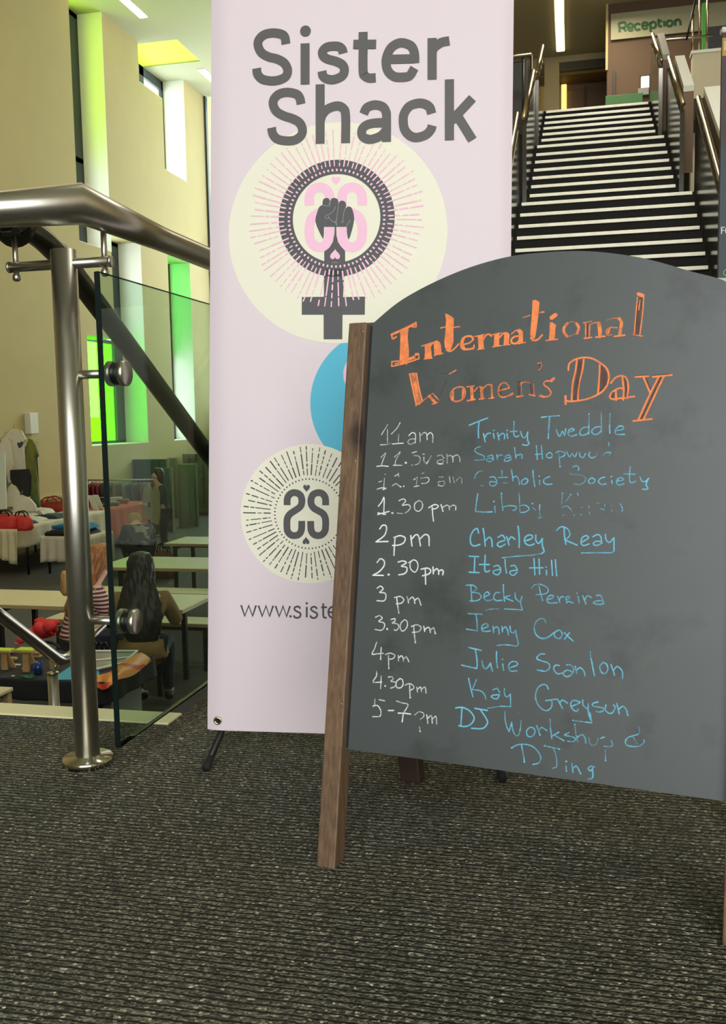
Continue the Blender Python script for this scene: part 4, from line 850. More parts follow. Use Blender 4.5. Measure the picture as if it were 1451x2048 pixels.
chalkline('blue chalk name beside 3pm', [('I','b',11,.72,'975,342 1038,340 1078,372 1036,410;1022,348 1032,500;1036,410 1100,420 1120,460 1080,490 1012,492'), ('I','b',12,.72,'1152,452 1200,430 1180,406 1152,430 1152,470 1182,490 1230,480;1300,412 1262,415 1242,460 1270,490 1320,485;1336,335 1338,410 1346,495;1400,440 1352,460 1430,495'), ('I','b',8,.5,'1166,582 1220,572 1300,570'),
 ('J','b',12,.72,'142,415 150,468 184,500;210,450 196,510 214,578'), ('J','b',10,.72,'214,580 140,575 40,570'), ('J','b',8,.5,'302,374 330,338 388,330'), ('J','b',10,.72,'388,330 448,360 465,395 430,425 346,432;376,348 390,420 410,490'), ('J','b',11,.72,'456,480 500,468 514,445 482,440 452,475 462,505 490,514 550,510;556,450 576,505;572,480 592,452 620,456;632,482 672,462 660,445 636,460 640,490;638,510 662,498 702,512;752,450 762,510;796,440 828,524;816,480 842,442 884,462;932,440 970,440 990,488 1000,520;990,490 922,495 902,514 950,526 1000,520'), ('J','b',10,1,'741,418')])
chalkline('white chalk time 3.30pm', [('I','w',11,.72,'100,650 138,635 165,660 132,690 180,705 188,738 158,776 96,768;250,672 288,664 286,690 262,706 310,715 326,746 302,776 282,772'), ('I','w',10,.72,'378,674 342,715 344,768 368,784 404,745 406,692 378,674'), ('I','w',18,1,'213,764'), ('K','w',12,.72,'448,62 500,46 540,70 520,110 456,120;470,62 476,140 486,220;566,60 576,110;576,90 610,70 624,86 630,122;632,95 660,76 670,96 678,132'), ('K','w',14,1,'485,216;678,130')])
chalkline('blue chalk name beside 3.30pm', [('I','b',11,.72,'996,616 1130,622;1072,622 1082,700 1084,782'), ('K','b',11,.72,'1084,104 978,88'), ('K','b',12,.72,'1132,86 1188,60 1172,36 1136,50 1126,90 1150,110 1212,105;1236,60 1242,120;1242,86 1270,66 1290,86 1296,135;1322,60 1328,115;1328,92 1354,66 1374,90 1386,144;1400,60 1402,82'), ('K','b',9,.5,'1270,248 1330,242 1400,243'),
 ('J','b',12,.72,'96,742 100,788 130,800 150,775;150,775 160,840 176,900'), ('J','b',10,.72,'176,904 155,930 80,918 -10,918'), ('J','b',9,.72,'440,702 425,670 388,664 346,695 326,750'), ('J','b',12,.72,'326,750 340,808 380,848 430,855 480,832 515,802;562,775 525,800 530,840 575,855 600,815 580,780 558,775;620,800 660,840 704,880;670,800 622,860')])
chalkline('white chalk time 4pm', [('K','w',11,.72,'112,215 92,275 68,330 120,326 176,322;156,265 150,380;198,334 240,320 288,340 268,374 222,378;225,345 228,470;320,345 322,396;322,370 350,346 365,366 370,400;370,376 395,356 410,376 422,402'), ('K','w',14,1,'228,468;150,378')])
chalkline('blue chalk name beside 4pm', [('K','b',13,.72,'1000,266 1120,293;1066,286 1082,400 1080,462;1080,468 1010,455 932,436;1130,396 1142,452 1172,470 1210,420;1210,415 1220,455 1230,494;1270,305 1270,390 1280,460;1330,426 1338,485'), ('K','b',11,1,'1328,380'), ('L','b',12,.72,'86,272 164,240 150,210 102,214 80,255 100,300 160,298;430,135 384,138 352,178 400,202 460,222 478,262 440,300 356,290;570,246 532,245 516,280 550,325 600,320;642,240 680,242 710,280 690,330 650,354 614,340 612,312 650,292 708,312;725,252 740,325;738,292 770,268 808,300 820,348;878,180 910,345;990,220 962,255 976,310 1015,325 1040,280 1025,232 992,216;1070,235 1105,340;1096,292 1130,256 1178,300 1182,370'), ('L','b',9,.5,'870,105 872,180')])
chalkline('white chalk time 4.30pm', [('K','w',11,.72,'112,512 108,545 78,600 160,600;156,540 150,664;225,552 260,550 270,572 250,592 294,602 290,640 246,660;336,566 302,600 306,650 344,655 368,620 360,578 338,566;386,630 430,615 470,640 464,664 430,682;430,625 435,750;500,650 506,695;506,672 535,648 546,692;546,668 580,650 590,706'), ('K','w',16,1,'195,638;436,750'), ('K','w',7,.3,'110,494 112,516')])
chalkline('blue chalk name beside 4.30pm', [('M','b',12,1,'1000,32 1020,122 1042,210'), ('M','b',11,.72,'1076,46 1036,142;1036,142 1108,150 1150,182 1168,234;1232,145 1274,130 1300,170;1296,190 1232,196 1222,214 1270,232 1300,192;1346,132 1346,180 1370,214 1404,186;1404,186 1406,300'), ('M','b',10,.72,'1404,306 1310,302'), ('M','b',8,.5,'1310,302 1182,322'),
 ('L','b',12,.72,'465,474 448,440 410,430 362,465 340,540 356,610 400,665 450,682 492,652 500,602 488,580;440,586 545,572;556,576 600,660;576,610 600,582 650,610;690,642 768,606 745,590 702,585 680,620 696,665 735,690 755,666;796,580 802,632 840,664;850,616 852,700 872,770;945,598 896,614 900,640 988,656 1000,680 962,696 926,690;1022,628 1015,672 1045,706 1082,704 1110,656 1095,626;1126,616 1150,715;1146,670 1180,642 1214,666 1234,730'), ('N','b',11,.72,'868,75 885,172;885,172 822,165'), ('N','b',9,.5,'822,165 705,150'), ('N','b',12,1,'704,148')])
chalkline('white chalk time 5-7pm', [('M','w',11,.72,'96,235 90,292 76,302;76,300 120,296 150,340 150,388 130,402 72,402;135,238 190,250'), ('M','w',13,1,'225,343 275,343;320,368 380,370 440,378;370,370 358,452'), ('M','w',11,.72,'306,252 360,270 415,288 370,370;596,385 606,466;606,420 640,392 650,466;650,426 685,400 692,474'), ('M','w',9,.5,'480,386 520,356 565,370 564,404 532,428'), ('M','w',8,.5,'525,500 532,545'), ('M','w',13,.72,'532,545;308,252')])
chalkline('blue chalk words DJ Workshop &', [('M','b',14,1,'876,318 940,313 1008,345 1050,400 1048,442 1010,484 960,498 906,490;936,325 926,490;1062,322 1180,342;1116,336 1175,428 1180,472 1135,516 1030,515'),
 ('N','b',11,.72,'45,62 46,120 60,200 85,258;85,258 110,165;110,165 120,238 145,290 174,292 194,230'), ('N','b',8,.5,'194,230 202,150;180,75'), ('N','b',12,.72,'290,214 256,245 262,295 300,305 334,270 325,226 292,213;352,200 385,294;372,245 400,217 450,246;484,220 498,325;565,263 498,300;520,290 615,345;664,266 622,290 690,306 724,325 708,354 652,350;742,312 790,287 820,320 826,366'), ('N','b',9,.5,'483,135 484,220;720,190 732,280 746,355;856,316 866,370 894,390 930,375 944,326;1000,400 1068,402 1086,378 1072,345;1015,430 1018,535;1335,205 1346,255 1330,285;1285,312 1325,380'), ('N','b',11,.72,'970,322 1005,310;1330,285 1240,312 1210,350 1224,388 1290,402 1350,394 1388,362 1388,338'), ('N','b',13,1,'1018,536;720,188')])
chalkline('blue chalk word DJing', [('N','b',11,.72,'110,414 178,382 280,386 348,430 390,500 374,558 316,574;206,386 235,550'), ('N','b',9,.5,'424,392 500,410 575,425;510,410 540,490 546,590 508,612'), ('N','b',15,1,'232,550;112,414;430,394;570,426;638,545'), ('N','b',13,.72,'636,590 640,640;692,566 702,650;702,612 738,592 778,665;910,600 872,592 850,615 872,635 896,612;892,615 896,680 884,710 850,717')])

# ================================================================ the lower hall
def put_table(label, x0, x1, y0, y1, zt, group, cat='table', name='canteen_table', th=.035, leg_m=None, inset=.25):
    t = thing(name, ((x0 + x1) / 2, (y0 + y1) / 2, ZL), label, cat, group)
    top = obj('tabletop' if cat == 'table' else 'seat', bevel(bx((x0, y0, zt - th), (x1, y1, zt)), .004, 1), M_tabletop, t)
    obj('edge_band', bx((x0 - .002, y0 - .003, zt - th + .002), (x1 + .002, y0 - .0005, zt - .004)), M_edge, top)
    obj('edge_band', bx((x1 + .0005, y0, zt - th + .002), (x1 + .003, y1, zt - .004)), M_edge, top)
    xs = [x0 + inset, x1 - inset] if x1 - x0 < 2.2 else [x0 + inset, (x0 + x1) / 2, x1 - inset]
    for x in xs:
        for y in (y0 + .07, y1 - .07):
            obj('leg', bevel(bx((x - .022, y - .022, ZL), (x + .022, y + .022, zt - th)), .004, 1), M_blackm, t)
        obj('stretcher', bx((x - .015, y0 + .07, zt - th - .05), (x + .015, y1 - .07, zt - th - .001)), M_blackm, t)
    obj('under_rail', bx((x0 + .1, (y0 + y1) / 2 - .015, zt - th - .06), (x1 - .1, (y0 + y1) / 2 + .015, zt - th - .02)), M_blackm, t)
    return t
put_table('long pale birch canteen table the two seated people sit at', -6.6, -3.17, 7.04, 7.70, -.85, 'birch canteen tables')
put_table('birch bench on the far side of the table with the seated people', -4.93, -3.1, 7.86, 8.14, -1.15, 'birch canteen benches', 'bench', 'canteen_bench')
put_table('birch bench the two seated people sit on', -5.0, -3.25, 6.32, 6.62, -1.15, 'birch canteen benches', 'bench', 'canteen_bench')
put_table('second birch canteen table, beyond the seated woman with long dark hair', -5.05, -3.12, 9.06, 9.84, -.85, 'birch canteen tables')
put_table('birch bench between the seated woman and the second canteen table', -4.9, -3.14, 8.50, 8.78, -1.0, 'birch canteen benches', 'bench', 'canteen_bench')
put_table('farthest birch canteen table, near the grey partitions', -5.14, -3.12, 10.93, 11.62, -.85, 'birch canteen tables', inset=.12)

# ---- people: one skinned body, clothes and hair as children
def skin(name, nodes, edges, m, parent, lvl=1):
    me = bpy.data.meshes.new(name); keys = list(nodes)
    me.from_pydata([nodes[k][0] for k in keys], [(keys.index(a), keys.index(b)) for a, b in edges], [])
    o = bpy.data.objects.new('tmp', me); COL.objects.link(o)
    md = o.modifiers.new('s', 'SKIN'); 
    if not me.skin_vertices: pass
    for i, k in enumerate(keys):
        r = nodes[k][1]; r = r if isinstance(r, tuple) else (r, r); me.skin_vertices[0].data[i].radius = r
        me.skin_vertices[0].data[i].use_root = (i == 0)
    md.use_smooth_shade = True
    s = o.modifiers.new('d', 'SUBSURF'); s.levels = lvl; s.render_levels = lvl
    dg = bpy.context.evaluated_depsgraph_get(); dg.update(); ev = o.evaluated_get(dg); m2 = bpy.data.meshes.new_from_object(ev)
    bpy.data.objects.remove(o); m2.name = name
    m2.materials.clear()
    for p in m2.polygons: p.use_smooth = True
    return link(name, m2, m, parent)
def person(label, loc, rz, sc, J, jersey, trousers, hairfn, skinm, shoes=None, sleeves=True, extra=None):
    t = thing('person', loc, label, 'person')
    M = Matrix.Translation(loc) @ Matrix.Rotation(rz, 4, 'Z') @ Matrix.Scale(sc, 4)
    X = lambda p: tuple(M @ Vector(p))
    n = {k: (X(v[0]), tuple(q * sc for q in v[1]) if isinstance(v[1], tuple) else v[1] * sc) for k, v in J.items()}
    E = [('pelvis', 'spine'), ('spine', 'chest'), ('chest', 'neck'), ('neck', 'jaw'), ('jaw', 'skull'), ('skull', 'crown'), ('skull', 'nose'), ('jaw', 'chin')]
    for s in 'LR': E += [('skull', 'ear' + s), ('chest', 'sho' + s), ('sho' + s, 'elb' + s), ('elb' + s, 'wri' + s), ('wri' + s, 'palm' + s), ('pelvis', 'hip' + s), ('hip' + s, 'knee' + s), ('knee' + s, 'ank' + s), ('ank' + s, 'toe' + s)]
    # fingers: five short unequal chains off each palm
    for s, sx in (('L', -1), ('R', 1)):
        P = Vector(J['palm' + s][0]); Wr = Vector(J['wri' + s][0]); d = (P - Wr).normalized(); side = d.cross(Vector((0, 0, 1)))
        side = side.normalized() if side.length > .1 else Vector((1, 0, 0)); side *= -sx; dn = Vector((0, 0, -1)) if abs(d.z) < .8 else Vector((0, 1, 0))
        for i, (o, L) in enumerate(((-.030, .052), (-.010, .072), (.011, .080), (.031, .070))):
            a = P + d * .045 + side * o; b = a + d * L * .55 + dn * .010; c = b + d * L * .35 + dn * .022
            n['f%s%da' % (s, i)] = (X(a), .010 * sc); n['f%s%db' % (s, i)] = (X(b), .009 * sc); n['f%s%dc' % (s, i)] = (X(c), .0075 * sc)
            E += [('palm' + s, 'f%s%da' % (s, i)), ('f%s%da' % (s, i), 'f%s%db' % (s, i)), ('f%s%db' % (s, i), 'f%s%dc' % (s, i))]
        a = P + side * .038 - d * .01; b = a + side * .022 + d * .03
        n['t%sa' % s] = (X(a), .011 * sc); n['t%sb' % s] = (X(b), .009 * sc); E += [('palm' + s, 't%sa' % s), ('t%sa' % s, 't%sb' % s)]
    skin('body', n, E, skinm, t, 1)
    def sub(keys, edges, g, m, name):
        nn = {k: (n[k][0], (n[k][1] if not isinstance(n[k][1], tuple) else n[k][1][0]) + g * sc) for k in keys}
        return skin(name, nn, edges, m, t, 2)
    jk = ['spine', 'pelvis', 'chest', 'shoL', 'shoR', 'elbL', 'elbR', 'wriL', 'wriR']
    sub(jk, [('spine', 'pelvis'), ('spine', 'chest')] + [q for s in 'LR' for q in (('chest', 'sho' + s), ('sho' + s, 'elb' + s), ('elb' + s, 'wri' + s))], .022, jersey, 'top')
    tk = ['pelvis', 'hipL', 'hipR', 'kneeL', 'kneeR', 'ankL', 'ankR']
    sub(tk, [q for s in 'LR' for q in (('pelvis', 'hip' + s), ('hip' + s, 'knee' + s), ('knee' + s, 'ank' + s))], .014, trousers, 'trousers')
    for s in 'LR':
        a, b = Vector(n['ank' + s][0]), Vector(n['toe' + s][0]); a.z = b.z
        skin('shoe', {'a': (tuple(a - (b - a) * .25), .042 * sc), 'b': (tuple((a + b) / 2), .045 * sc), 'c': (tuple(b), .038 * sc)}, [('a', 'b'), ('b', 'c')], shoes or M_blackm, t, 2)
    hairfn(M, t)
    return t
def loft(name, rings, M, m, parent, seg=20, wob=.0, ridge=0):
    bm = bmesh.new(); R = []; rnd = random.Random(len(rings))
    if ridge:                                               # refine into many rings with long wavy locks
        rr = []
        for a, b in zip(rings, rings[1:]): rr += [tuple(a[i] + (b[i] - a[i]) * k / 4 for i in range(5)) for k in range(4)]
        rings = rr + [rings[-1]]; seg = 72
    for q, (cx, cy, cz, rx, ry) in enumerate(rings):
        def w(a): return 1 + wob * rnd.uniform(-1, 1) if not ridge else 1 + ridge * (math.sin(9 * a + q * .55) * .5 + math.sin(17 * a - q * .8) * .35 + math.sin(31 * a + q * 1.3) * .25) * min(1, q / 8)
        R.append([bm.verts.new(M @ Vector((cx + rx * math.cos(a) * w(a), cy + ry * math.sin(a) * w(a), cz))) for a in [2 * math.pi * j / seg for j in range(seg)]])
    for a, b in zip(R, R[1:]):
        for j in range(seg): bm.faces.new((a[j], a[(j + 1) % seg], b[(j + 1) % seg], b[j]))
    bm.faces.new(R[0][::-1]); bm.faces.new(R[-1]); return obj(name, bm, m, parent, True)
SIT = {'pelvis': ((0, 0, .0), .135), 'spine': ((0, .03, .18), .115), 'chest': ((0, .06, .36), .135), 'neck': ((0, .08, .50), .05), 'jaw': ((0, .10, .575), (.066, .07)), 'skull': ((0, .105, .655), (.078, .092)), 'crown': ((0, .095, .73), .058),
       'nose': ((0, .208, .640), .013), 'chin': ((0, .165, .565), .03), 'earL': ((-.082, .10, .64), .014), 'earR': ((.082, .10, .64), .014)}
for s, x in (('L', -1), ('R', 1)):
    SIT.update({'sho' + s: ((.155 * x, .06, .42), .058), 'elb' + s: ((.215 * x, .19, .19), .040), 'wri' + s: ((.12 * x, .42, .30), .027), 'palm' + s: ((.105 * x, .49, .30), (.036, .018)),
                'hip' + s: ((.095 * x, .05, -.02), .088), 'knee' + s: ((.13 * x, .46, -.01), .060), 'ank' + s: ((.13 * x, .43, -.46), .038), 'toe' + s: ((.135 * x, .58, -.50), .032)})
def moved(J, f):
    return {k: (tuple(f(k, Vector(v[0]))), v[1]) for k, v in J.items()}
M_skinA = mat('skin_light', (214, 168, 140), .55); M_hairD = mat('hair_dark', (34, 30, 27), .5, noise=.25, scale=90, stretch=(1, 1, .08)); M_hairR = mat('hair_auburn', (150, 98, 52), .5, noise=.3, scale=90, stretch=(1, 1, .08))
M_hairB = mat('hair_blonde', (176, 140, 84), .55, noise=.25, scale=90, stretch=(1, 1, .1)); M_jeans = mat('dark_denim', (24, 32, 46), .8, noise=.1, scale=80); M_tan = mat('tan_suede', (128, 98, 58), .8, noise=.12, scale=14)
def hairA(M, t):
    loft('hair', [(0, .09, .80, .03, .03), (0, .085, .785, .075, .08), (0, .075, .73, .100, .105), (0, .06, .65, .108, .105), (-.005, .03, .56, .12, .09), (-.0, -.02, .47, .14, .08), (.0, -.06, .38, .165, .085), (.0, -.085, .29, .18, .075), (.01, -.09, .20, .165, .06), (.02, -.09, .12, .12, .05), (.03, -.085, .05, .08, .035), (.04, -.08, .0, .02, .02)], M, M_hairD, t, 32, .07, .11)
    loft('jacket_hem', [(0, .01, .10, .19, .16), (0, .0, .03, .205, .175), (0, .0, -.03, .215, .185), (0, 0, -.05, .205, .175)], M, M_tan, t, 24, .03)
    loft('shirt_tail', [(0, .0, -.04, .19, .165), (0, .0, -.085, .185, .16), (0, 0, -.10, .17, .15)], M, mat('brick_red_cloth', (120, 52, 40), .8), t, 24, .03)
pa = oy(284, 1290, 6.47); 
person('woman with long dark hair in a tan jacket seated with her back to the stairs', (pa.x, 6.47, -1.05), math.radians(16), .93, moved(SIT, lambda k, p: Vector((p.x * (1.22 if k[:3] in ('sho', 'elb') else 1), p.y, p.z))), M_tan, M_jeans, hairA, M_skinA)
# striped top
def stripes():
    M = mat('striped_jersey', (206, 190, 176), .8); N = M.node_tree.nodes; L = M.node_tree.links
    tc = N.new('ShaderNodeTexCoord'); sx = N.new('ShaderNodeSeparateXYZ'); L.new(tc.outputs['Object'], sx.inputs[0])
    mu = N.new('ShaderNodeMath'); mu.operation = 'MULTIPLY'; mu.inputs[1].default_value = 2 * math.pi / .030; L.new(sx.outputs[2], mu.inputs[0])
    si = N.new('ShaderNodeMath'); si.operation = 'SINE'; L.new(mu.outputs[0], si.inputs[0]); g = N.new('ShaderNodeMath'); g.operation = 'GREATER_THAN'; g.inputs[1].default_value = -.1; L.new(si.outputs[0], g.inputs[0])
    x = N.new('ShaderNodeMixRGB'); x.inputs[1].default_value = lin((208, 190, 172)); x.inputs[2].default_value = lin((96, 34, 52)); L.new(g.outputs[0], x.inputs[0]); L.new(x.outputs[0], N['Principled BSDF'].inputs['Base Color']); return M
M_str = stripes()
lean = lambda amt: (lambda k, p: Vector((p.x, p.y + amt * max(0, p.z), p.z)) if not k.startswith(('knee', 'ank', 'toe', 'hip')) else p)
def hairB(M, t):
    loft('hair', [(0, .28, .80, .03, .03), (0, .27, .785, .075, .08), (0, .25, .73, .098, .1), (0, .225, .65, .102, .1), (0, .17, .56, .105, .085), (0, .11, .47, .11, .07), (0, .05, .38, .115, .06), (0, .0, .30, .09, .05), (0, -.02, .24, .03, .03)], M, M_hairR, t, 20, .06, .09)
pb = oy(146, 1280, 6.5)
person('person in a maroon and cream striped top leaning forward behind the steel post', (pb.x, 6.5, -1.03), math.radians(-38), .95, moved(SIT, lean(.24)), M_str, M_jeans, hairB, M_skinA)
loftM = Matrix.Translation(oy(131, 1165, 6.42))
tag(loft('golden_hair_lock', [(0, 0, .09, .02, .02), (0, 0, .06, .035, .03), (.0, 0, 0, .04, .035), (-.01, 0, -.07, .032, .03), (.0, 0, -.10, .02, .02)], loftM, M_hairB, None, 16, .12), 'loose golden hair hanging beside the striped top', 'scarf')  # lock of the striped person's hair, modelled as a loose piece
# crouching and standing figures by the clothes tables
CRO = dict(SIT); CRO = moved(CRO, lambda k, p: p)
CRO.update({'spine': ((0, .12, .17), .13), 'chest': ((0, .30, .27), .15), 'neck': ((0, .43, .34), .05), 'jaw': ((0, .49, .37), .066), 'skull': ((0, .55, .42), (.08, .09)), 'crown': ((0, .57, .48), .058), 'nose': ((0, .645, .37), .013), 'chin': ((0, .55, .33), .03), 'earL': ((-.082, .54, .42), .014), 'earR': ((.082, .54, .42), .014)})
for s, x in (('L', -1), ('R', 1)):
    CRO.update({'sho' + s: ((.17 * x, .32, .29), .06), 'elb' + s: ((.24 * x, .42, .05), .042), 'wri' + s: ((.14 * x, .58, -.05), .028), 'palm' + s: ((.12 * x, .64, -.07), (.036, .018)),
                'hip' + s: ((.11 * x, .04, -.02), .095), 'knee' + s: ((.2 * x, .40, .08), .064), 'ank' + s: ((.16 * x, .10, -.22), .04), 'toe' + s: ((.18 * x, .26, -.26), .033)})
def hairC(M, t): loft('hair', [(0, .60, .50, .03, .03), (0, .585, .49, .075, .075), (0, .55, .44, .1, .1), (0, .51, .38, .1, .09), (0, .48, .33, .06, .05)], M, M_hairB, t, 18, .05)
pc = oy(282, 1075, 13.4)
M_flor = mat('floral_dark', (34, 36, 50), .8, rgb2=(150, 140, 146), scale=5)
M_flor.node_tree.nodes['Color Ramp'].color_ramp.elements[0].position = .38; M_flor.node_tree.nodes['Color Ramp'].color_ramp.elements[1].position = .44
person('crouching person with fair hair in a dark floral jacket by the orange clothed table', (pc.x, 13.4, ZL + .30), math.radians(35), 1.05, CRO, M_flor, mat('black_trousers', (24, 24, 28), .8), hairC, M_skinA)
STD = dict(SIT)
for s, x in (('L', -1), ('R', 1)):
    STD.update({'sho' + s: ((.165 * x, .04, .43), .06), 'elb' + s: ((.23 * x, .10, .16), .042), 'wri' + s: ((.12 * x, .30, .12), .027), 'palm' + s: ((.1 * x, .37, .13), (.036, .018)),
                'hip' + s: ((.095 * x, .0, -.06), .088), 'knee' + s: ((.11 * x, .02, -.44), .060), 'ank' + s: ((.11 * x, -.02, -.84), .038), 'toe' + s: ((.125 * x, .12, -.885), .032)})
def hairD(M, t): loft('hair', [(0, .08, .80, .03, .03), (0, .075, .79, .07, .075), (0, .06, .73, .098, .1), (0, .05, .65, .098, .092), (0, .03, .56, .09, .07), (0, .02, .50, .05, .04)], M, M_hairD, t, 18, .05)
pd_ = oy(326, 1000, 14.6)
person('standing person with dark hair in a dark jacket at the end of the clothes rail', (pd_.x, 14.6, ZL + .80), math.radians(120), .88, STD, mat('dark_teal_jacket', (34, 44, 48), .8, rgb2=(52, 84, 84), scale=7), M_jeans, hairD, M_skinA)

# ---- cloth helpers
def drape(name, pts, h0, h1, m, parent, fold=.03, nf=9, seed=1):
    """hanging cloth from the top edge pts (list of 3-D) down by h0..h1 with folds"""
    rnd = random.Random(seed); bm = bmesh.new(); pts = [Vector(p) for p in pts]; L = [0]
    for a, b in zip(pts, pts[1:]): L.append(L[-1] + (b - a).length)
    n = 60; rows = 8; G = []
    ph = rnd.uniform(0, 6)
    for j in range(rows + 1):
        row = []
        for i in range(n + 1):
            s = L[-1] * i / n; k = max(q for q in range(len(pts) - 1) if L[q] <= s + 1e-9); a, b = pts[k], pts[k + 1]; f = (s - L[k]) / (L[k + 1] - L[k]); p = a.lerp(b, f)
            d = (b - a).normalized(); nn = Vector((d.y, -d.x, 0)); w = math.sin(s / L[-1] * nf * 2 * math.pi + ph) * fold * (j / rows) ** .7 + fold * .6 * (j / rows)
            h = h0 + (h1 - h0) * (.5 + .5 * math.sin(s / L[-1] * 5 + seed))
            row.append(bm.verts.new(p + nn * w - Vector((0, 0, h * j / rows))))
        G.append(row)
    for j in range(rows):
        for i in range(n): bm.faces.new((G[j][i], G[j][i + 1], G[j + 1][i + 1], G[j + 1][i]))
    o = obj(name, bm, m, parent, True); o.modifiers.new('t', 'SOLIDIFY').thickness = .004; return o
M_sheet = mat('white_cloth', (206, 200, 180), .85, noise=.04, scale=5)
def clothed(label, x0, x1, y0, y1, zt, m, h0, h1, seed, clabel, name='display_table'):
    t = thing(name, ((x0 + x1) / 2, (y0 + y1) / 2, ZL), label, 'table', None)
    obj('tabletop', bx((x0 + .01, y0 + .01, zt - .035), (x1 - .01, y1 - .01, zt - .006)), M_tabletop, t)
    for x in (x0 + .08, x1 - .08):
        for y in (y0 + .08, y1 - .08): obj('leg', tb([(x, y, ZL), (x, y, zt - .03)], .02, 10), M_blackm, t, True)
    c = thing('tablecloth', ((x0 + x1) / 2, (y0 + y1) / 2, zt - .005), clabel, 'tablecloth')
    obj('cloth_top', bevel(bx((x0, y0, zt - .005), (x1, y1, zt)), .002, 1), m, c)
    drape('cloth_fall', [(x0, y0, zt - .002), (x1, y0, zt - .002), (x1, y1, zt - .002)], h0, h1, m, c, .025, 10, seed)
    return t
clothed('merchandise table by the left wall with folded shirts', -9.55, -8.12, 12.62, 15.0, -.85, M_sheet, .28, .5, 2, 'long white cloth over the merchandise table by the left wall')
clothed('low side table in front of the merchandise table', -8.0, -7.2, 12.75, 13.5, -1.02, M_sheet, .38, .5, 4, 'white cloth sagging over the low side table')
clothed('long side table in front of the clothes rail', -9.4, -8.24, 15.1, 16.85, -.85, mat('orange_cloth', (186, 78, 30), .8, noise=.05, scale=3), .5, .58, 5, 'bright orange cloth over the table before the clothes rail')
clothed('small white table beside the orange clothed table', -7.55, -7.05, 12.9, 13.5, -.98, M_sheet, .5, .55, 7, 'plain white cloth over the small table beside the orange one') if False else None
# folded clothes
def folded(x, y, z, sx, sy, h, rgb, label, rz=0, name='folded_shirt', cat='shirt', group='folded shirts on the merchandise table'):
    M = Matrix.Translation((x, y, z)) @ Matrix.Rotation(rz, 4, 'Z'); bm = bmesh.new(); rnd = random.Random(int(abs(x * 1000 + y * 77)))
    nx, ny = 7, 6; T = []
    for k in (0, 1):
        g = [[bm.verts.new(M @ Vector(((i / nx - .5) * sx * (1 + .04 * rnd.uniform(-1, 1)), (j / ny - .5) * sy * (1 + .05 * rnd.uniform(-1, 1)), 0 if k == 0 else h * (math.sin(math.pi * min(1, max(.12, i / nx))) ** .3) * rnd.uniform(.75, 1.1)))) for i in range(nx + 1)] for j in range(ny + 1)]; T.append(g)
    for g in T:
        for j in range(ny):
            for i in range(nx): bm.faces.new((g[j][i], g[j][i + 1], g[j + 1][i + 1], g[j + 1][i]))
    a, b = T
    for i in range(nx): bm.faces.new((a[0][i], a[0][i + 1], b[0][i + 1], b[0][i])); bm.faces.new((a[ny][i], a[ny][i + 1], b[ny][i + 1], b[ny][i]))
    for j in range(ny): bm.faces.new((a[j][0], a[j + 1][0], b[j + 1][0], b[j][0])); bm.faces.new((a[j][nx], a[j + 1][nx], b[j + 1][nx], b[j][nx]))
    o = obj(name, bm, mat('cloth_%d_%d_%d' % rgb, rgb, .9, noise=.1, scale=20), None, True)
    return tag(o, label, cat, group)
Zt = -.849
folded(-8.75, 12.95, Zt, .55, .42, .07, (44, 46, 50), 'dark folded shirt at the near corner of the merchandise table')
folded(-8.45, 13.25, Zt, .42, .36, .06, (208, 206, 192), 'white folded shirt nearest the table\'s right edge')
folded(-8.35, 12.9, Zt, .30, .3, .04, (58, 62, 66), 'charcoal folded shirt at the table corner')
folded(-8.8, 13.5, Zt, .5, .4, .09, (196, 192, 176), 'cream folded shirt behind the red bag')
folded(-8.4, 13.75, Zt, .42, .34, .07, (52, 66, 70), 'slate blue folded shirt in the middle of the table')
folded(-8.9, 14.1, Zt, .5, .4, .12, (204, 200, 186), 'white folded shirt at the back of the table')
folded(-8.42, 14.3, Zt, .42, .36, .05, (190, 190, 178), 'off-white folded shirt at the far right of the table')
folded(-9.2, 13.4, Zt, .4, .36, .11, (70, 72, 70), 'grey folded shirt against the wall side')
folded(-7.62, 13.15, -1.018, .62, .42, .10, (44, 60, 78), 'navy folded top on the low side table', 0, 'folded_blouse', 'top', 'folded tops on the low side table')
folded(-7.62, 13.15, -.93, .60, .40, .07, (26, 110, 160), 'bright blue folded top on the low side table', .1, 'folded_blouse', 'top', 'folded tops on the low side table')
folded(-7.75, 12.88, -1.018, .4, .2, .08, (30, 30, 34), 'black folded top at the front of the low side table', 0, 'folded_blouse', 'top', 'folded tops on the low side table')
# red baskets and bags
def basket(x, y, z, sx, sy, h, rgb, label, name='basket', cat='basket'):
    t = thing(name, (x, y, z), label, cat); M = Matrix.Translation((x, y, z)); m = mat('basket_%d_%d' % rgb[:2], rgb, .7, noise=.1, scale=30)
    rings = [(0, 0, 0, sx * .42, sy * .42), (0, 0, h * .5, sx * .48, sy * .48), (0, 0, h, sx * .5, sy * .5), (0, 0, h * .98, sx * .44, sy * .44), (0, 0, h * .3, sx * .38, sy * .38)]
    loft('bowl', rings, M, m, t, 20, .02)
    for s in (-1, 1): obj('handle', tb([(x + s * sx * .25 * math.cos(a), y + s * sy * .2, z + h + .1 * math.sin(a)) for a in [math.pi * k / 8 for k in range(9)]], .012, 8), m, t, True)
    return t
basket(-9.0, 14.75, Zt, .6, .4, .16, (150, 44, 34), 'low red basket at the back of the merchandise table')
basket(-9.3, 15.2 - .4, Zt + 0, .2, .2, .1, (170, 130, 60), 'small yellow basket against the wall')
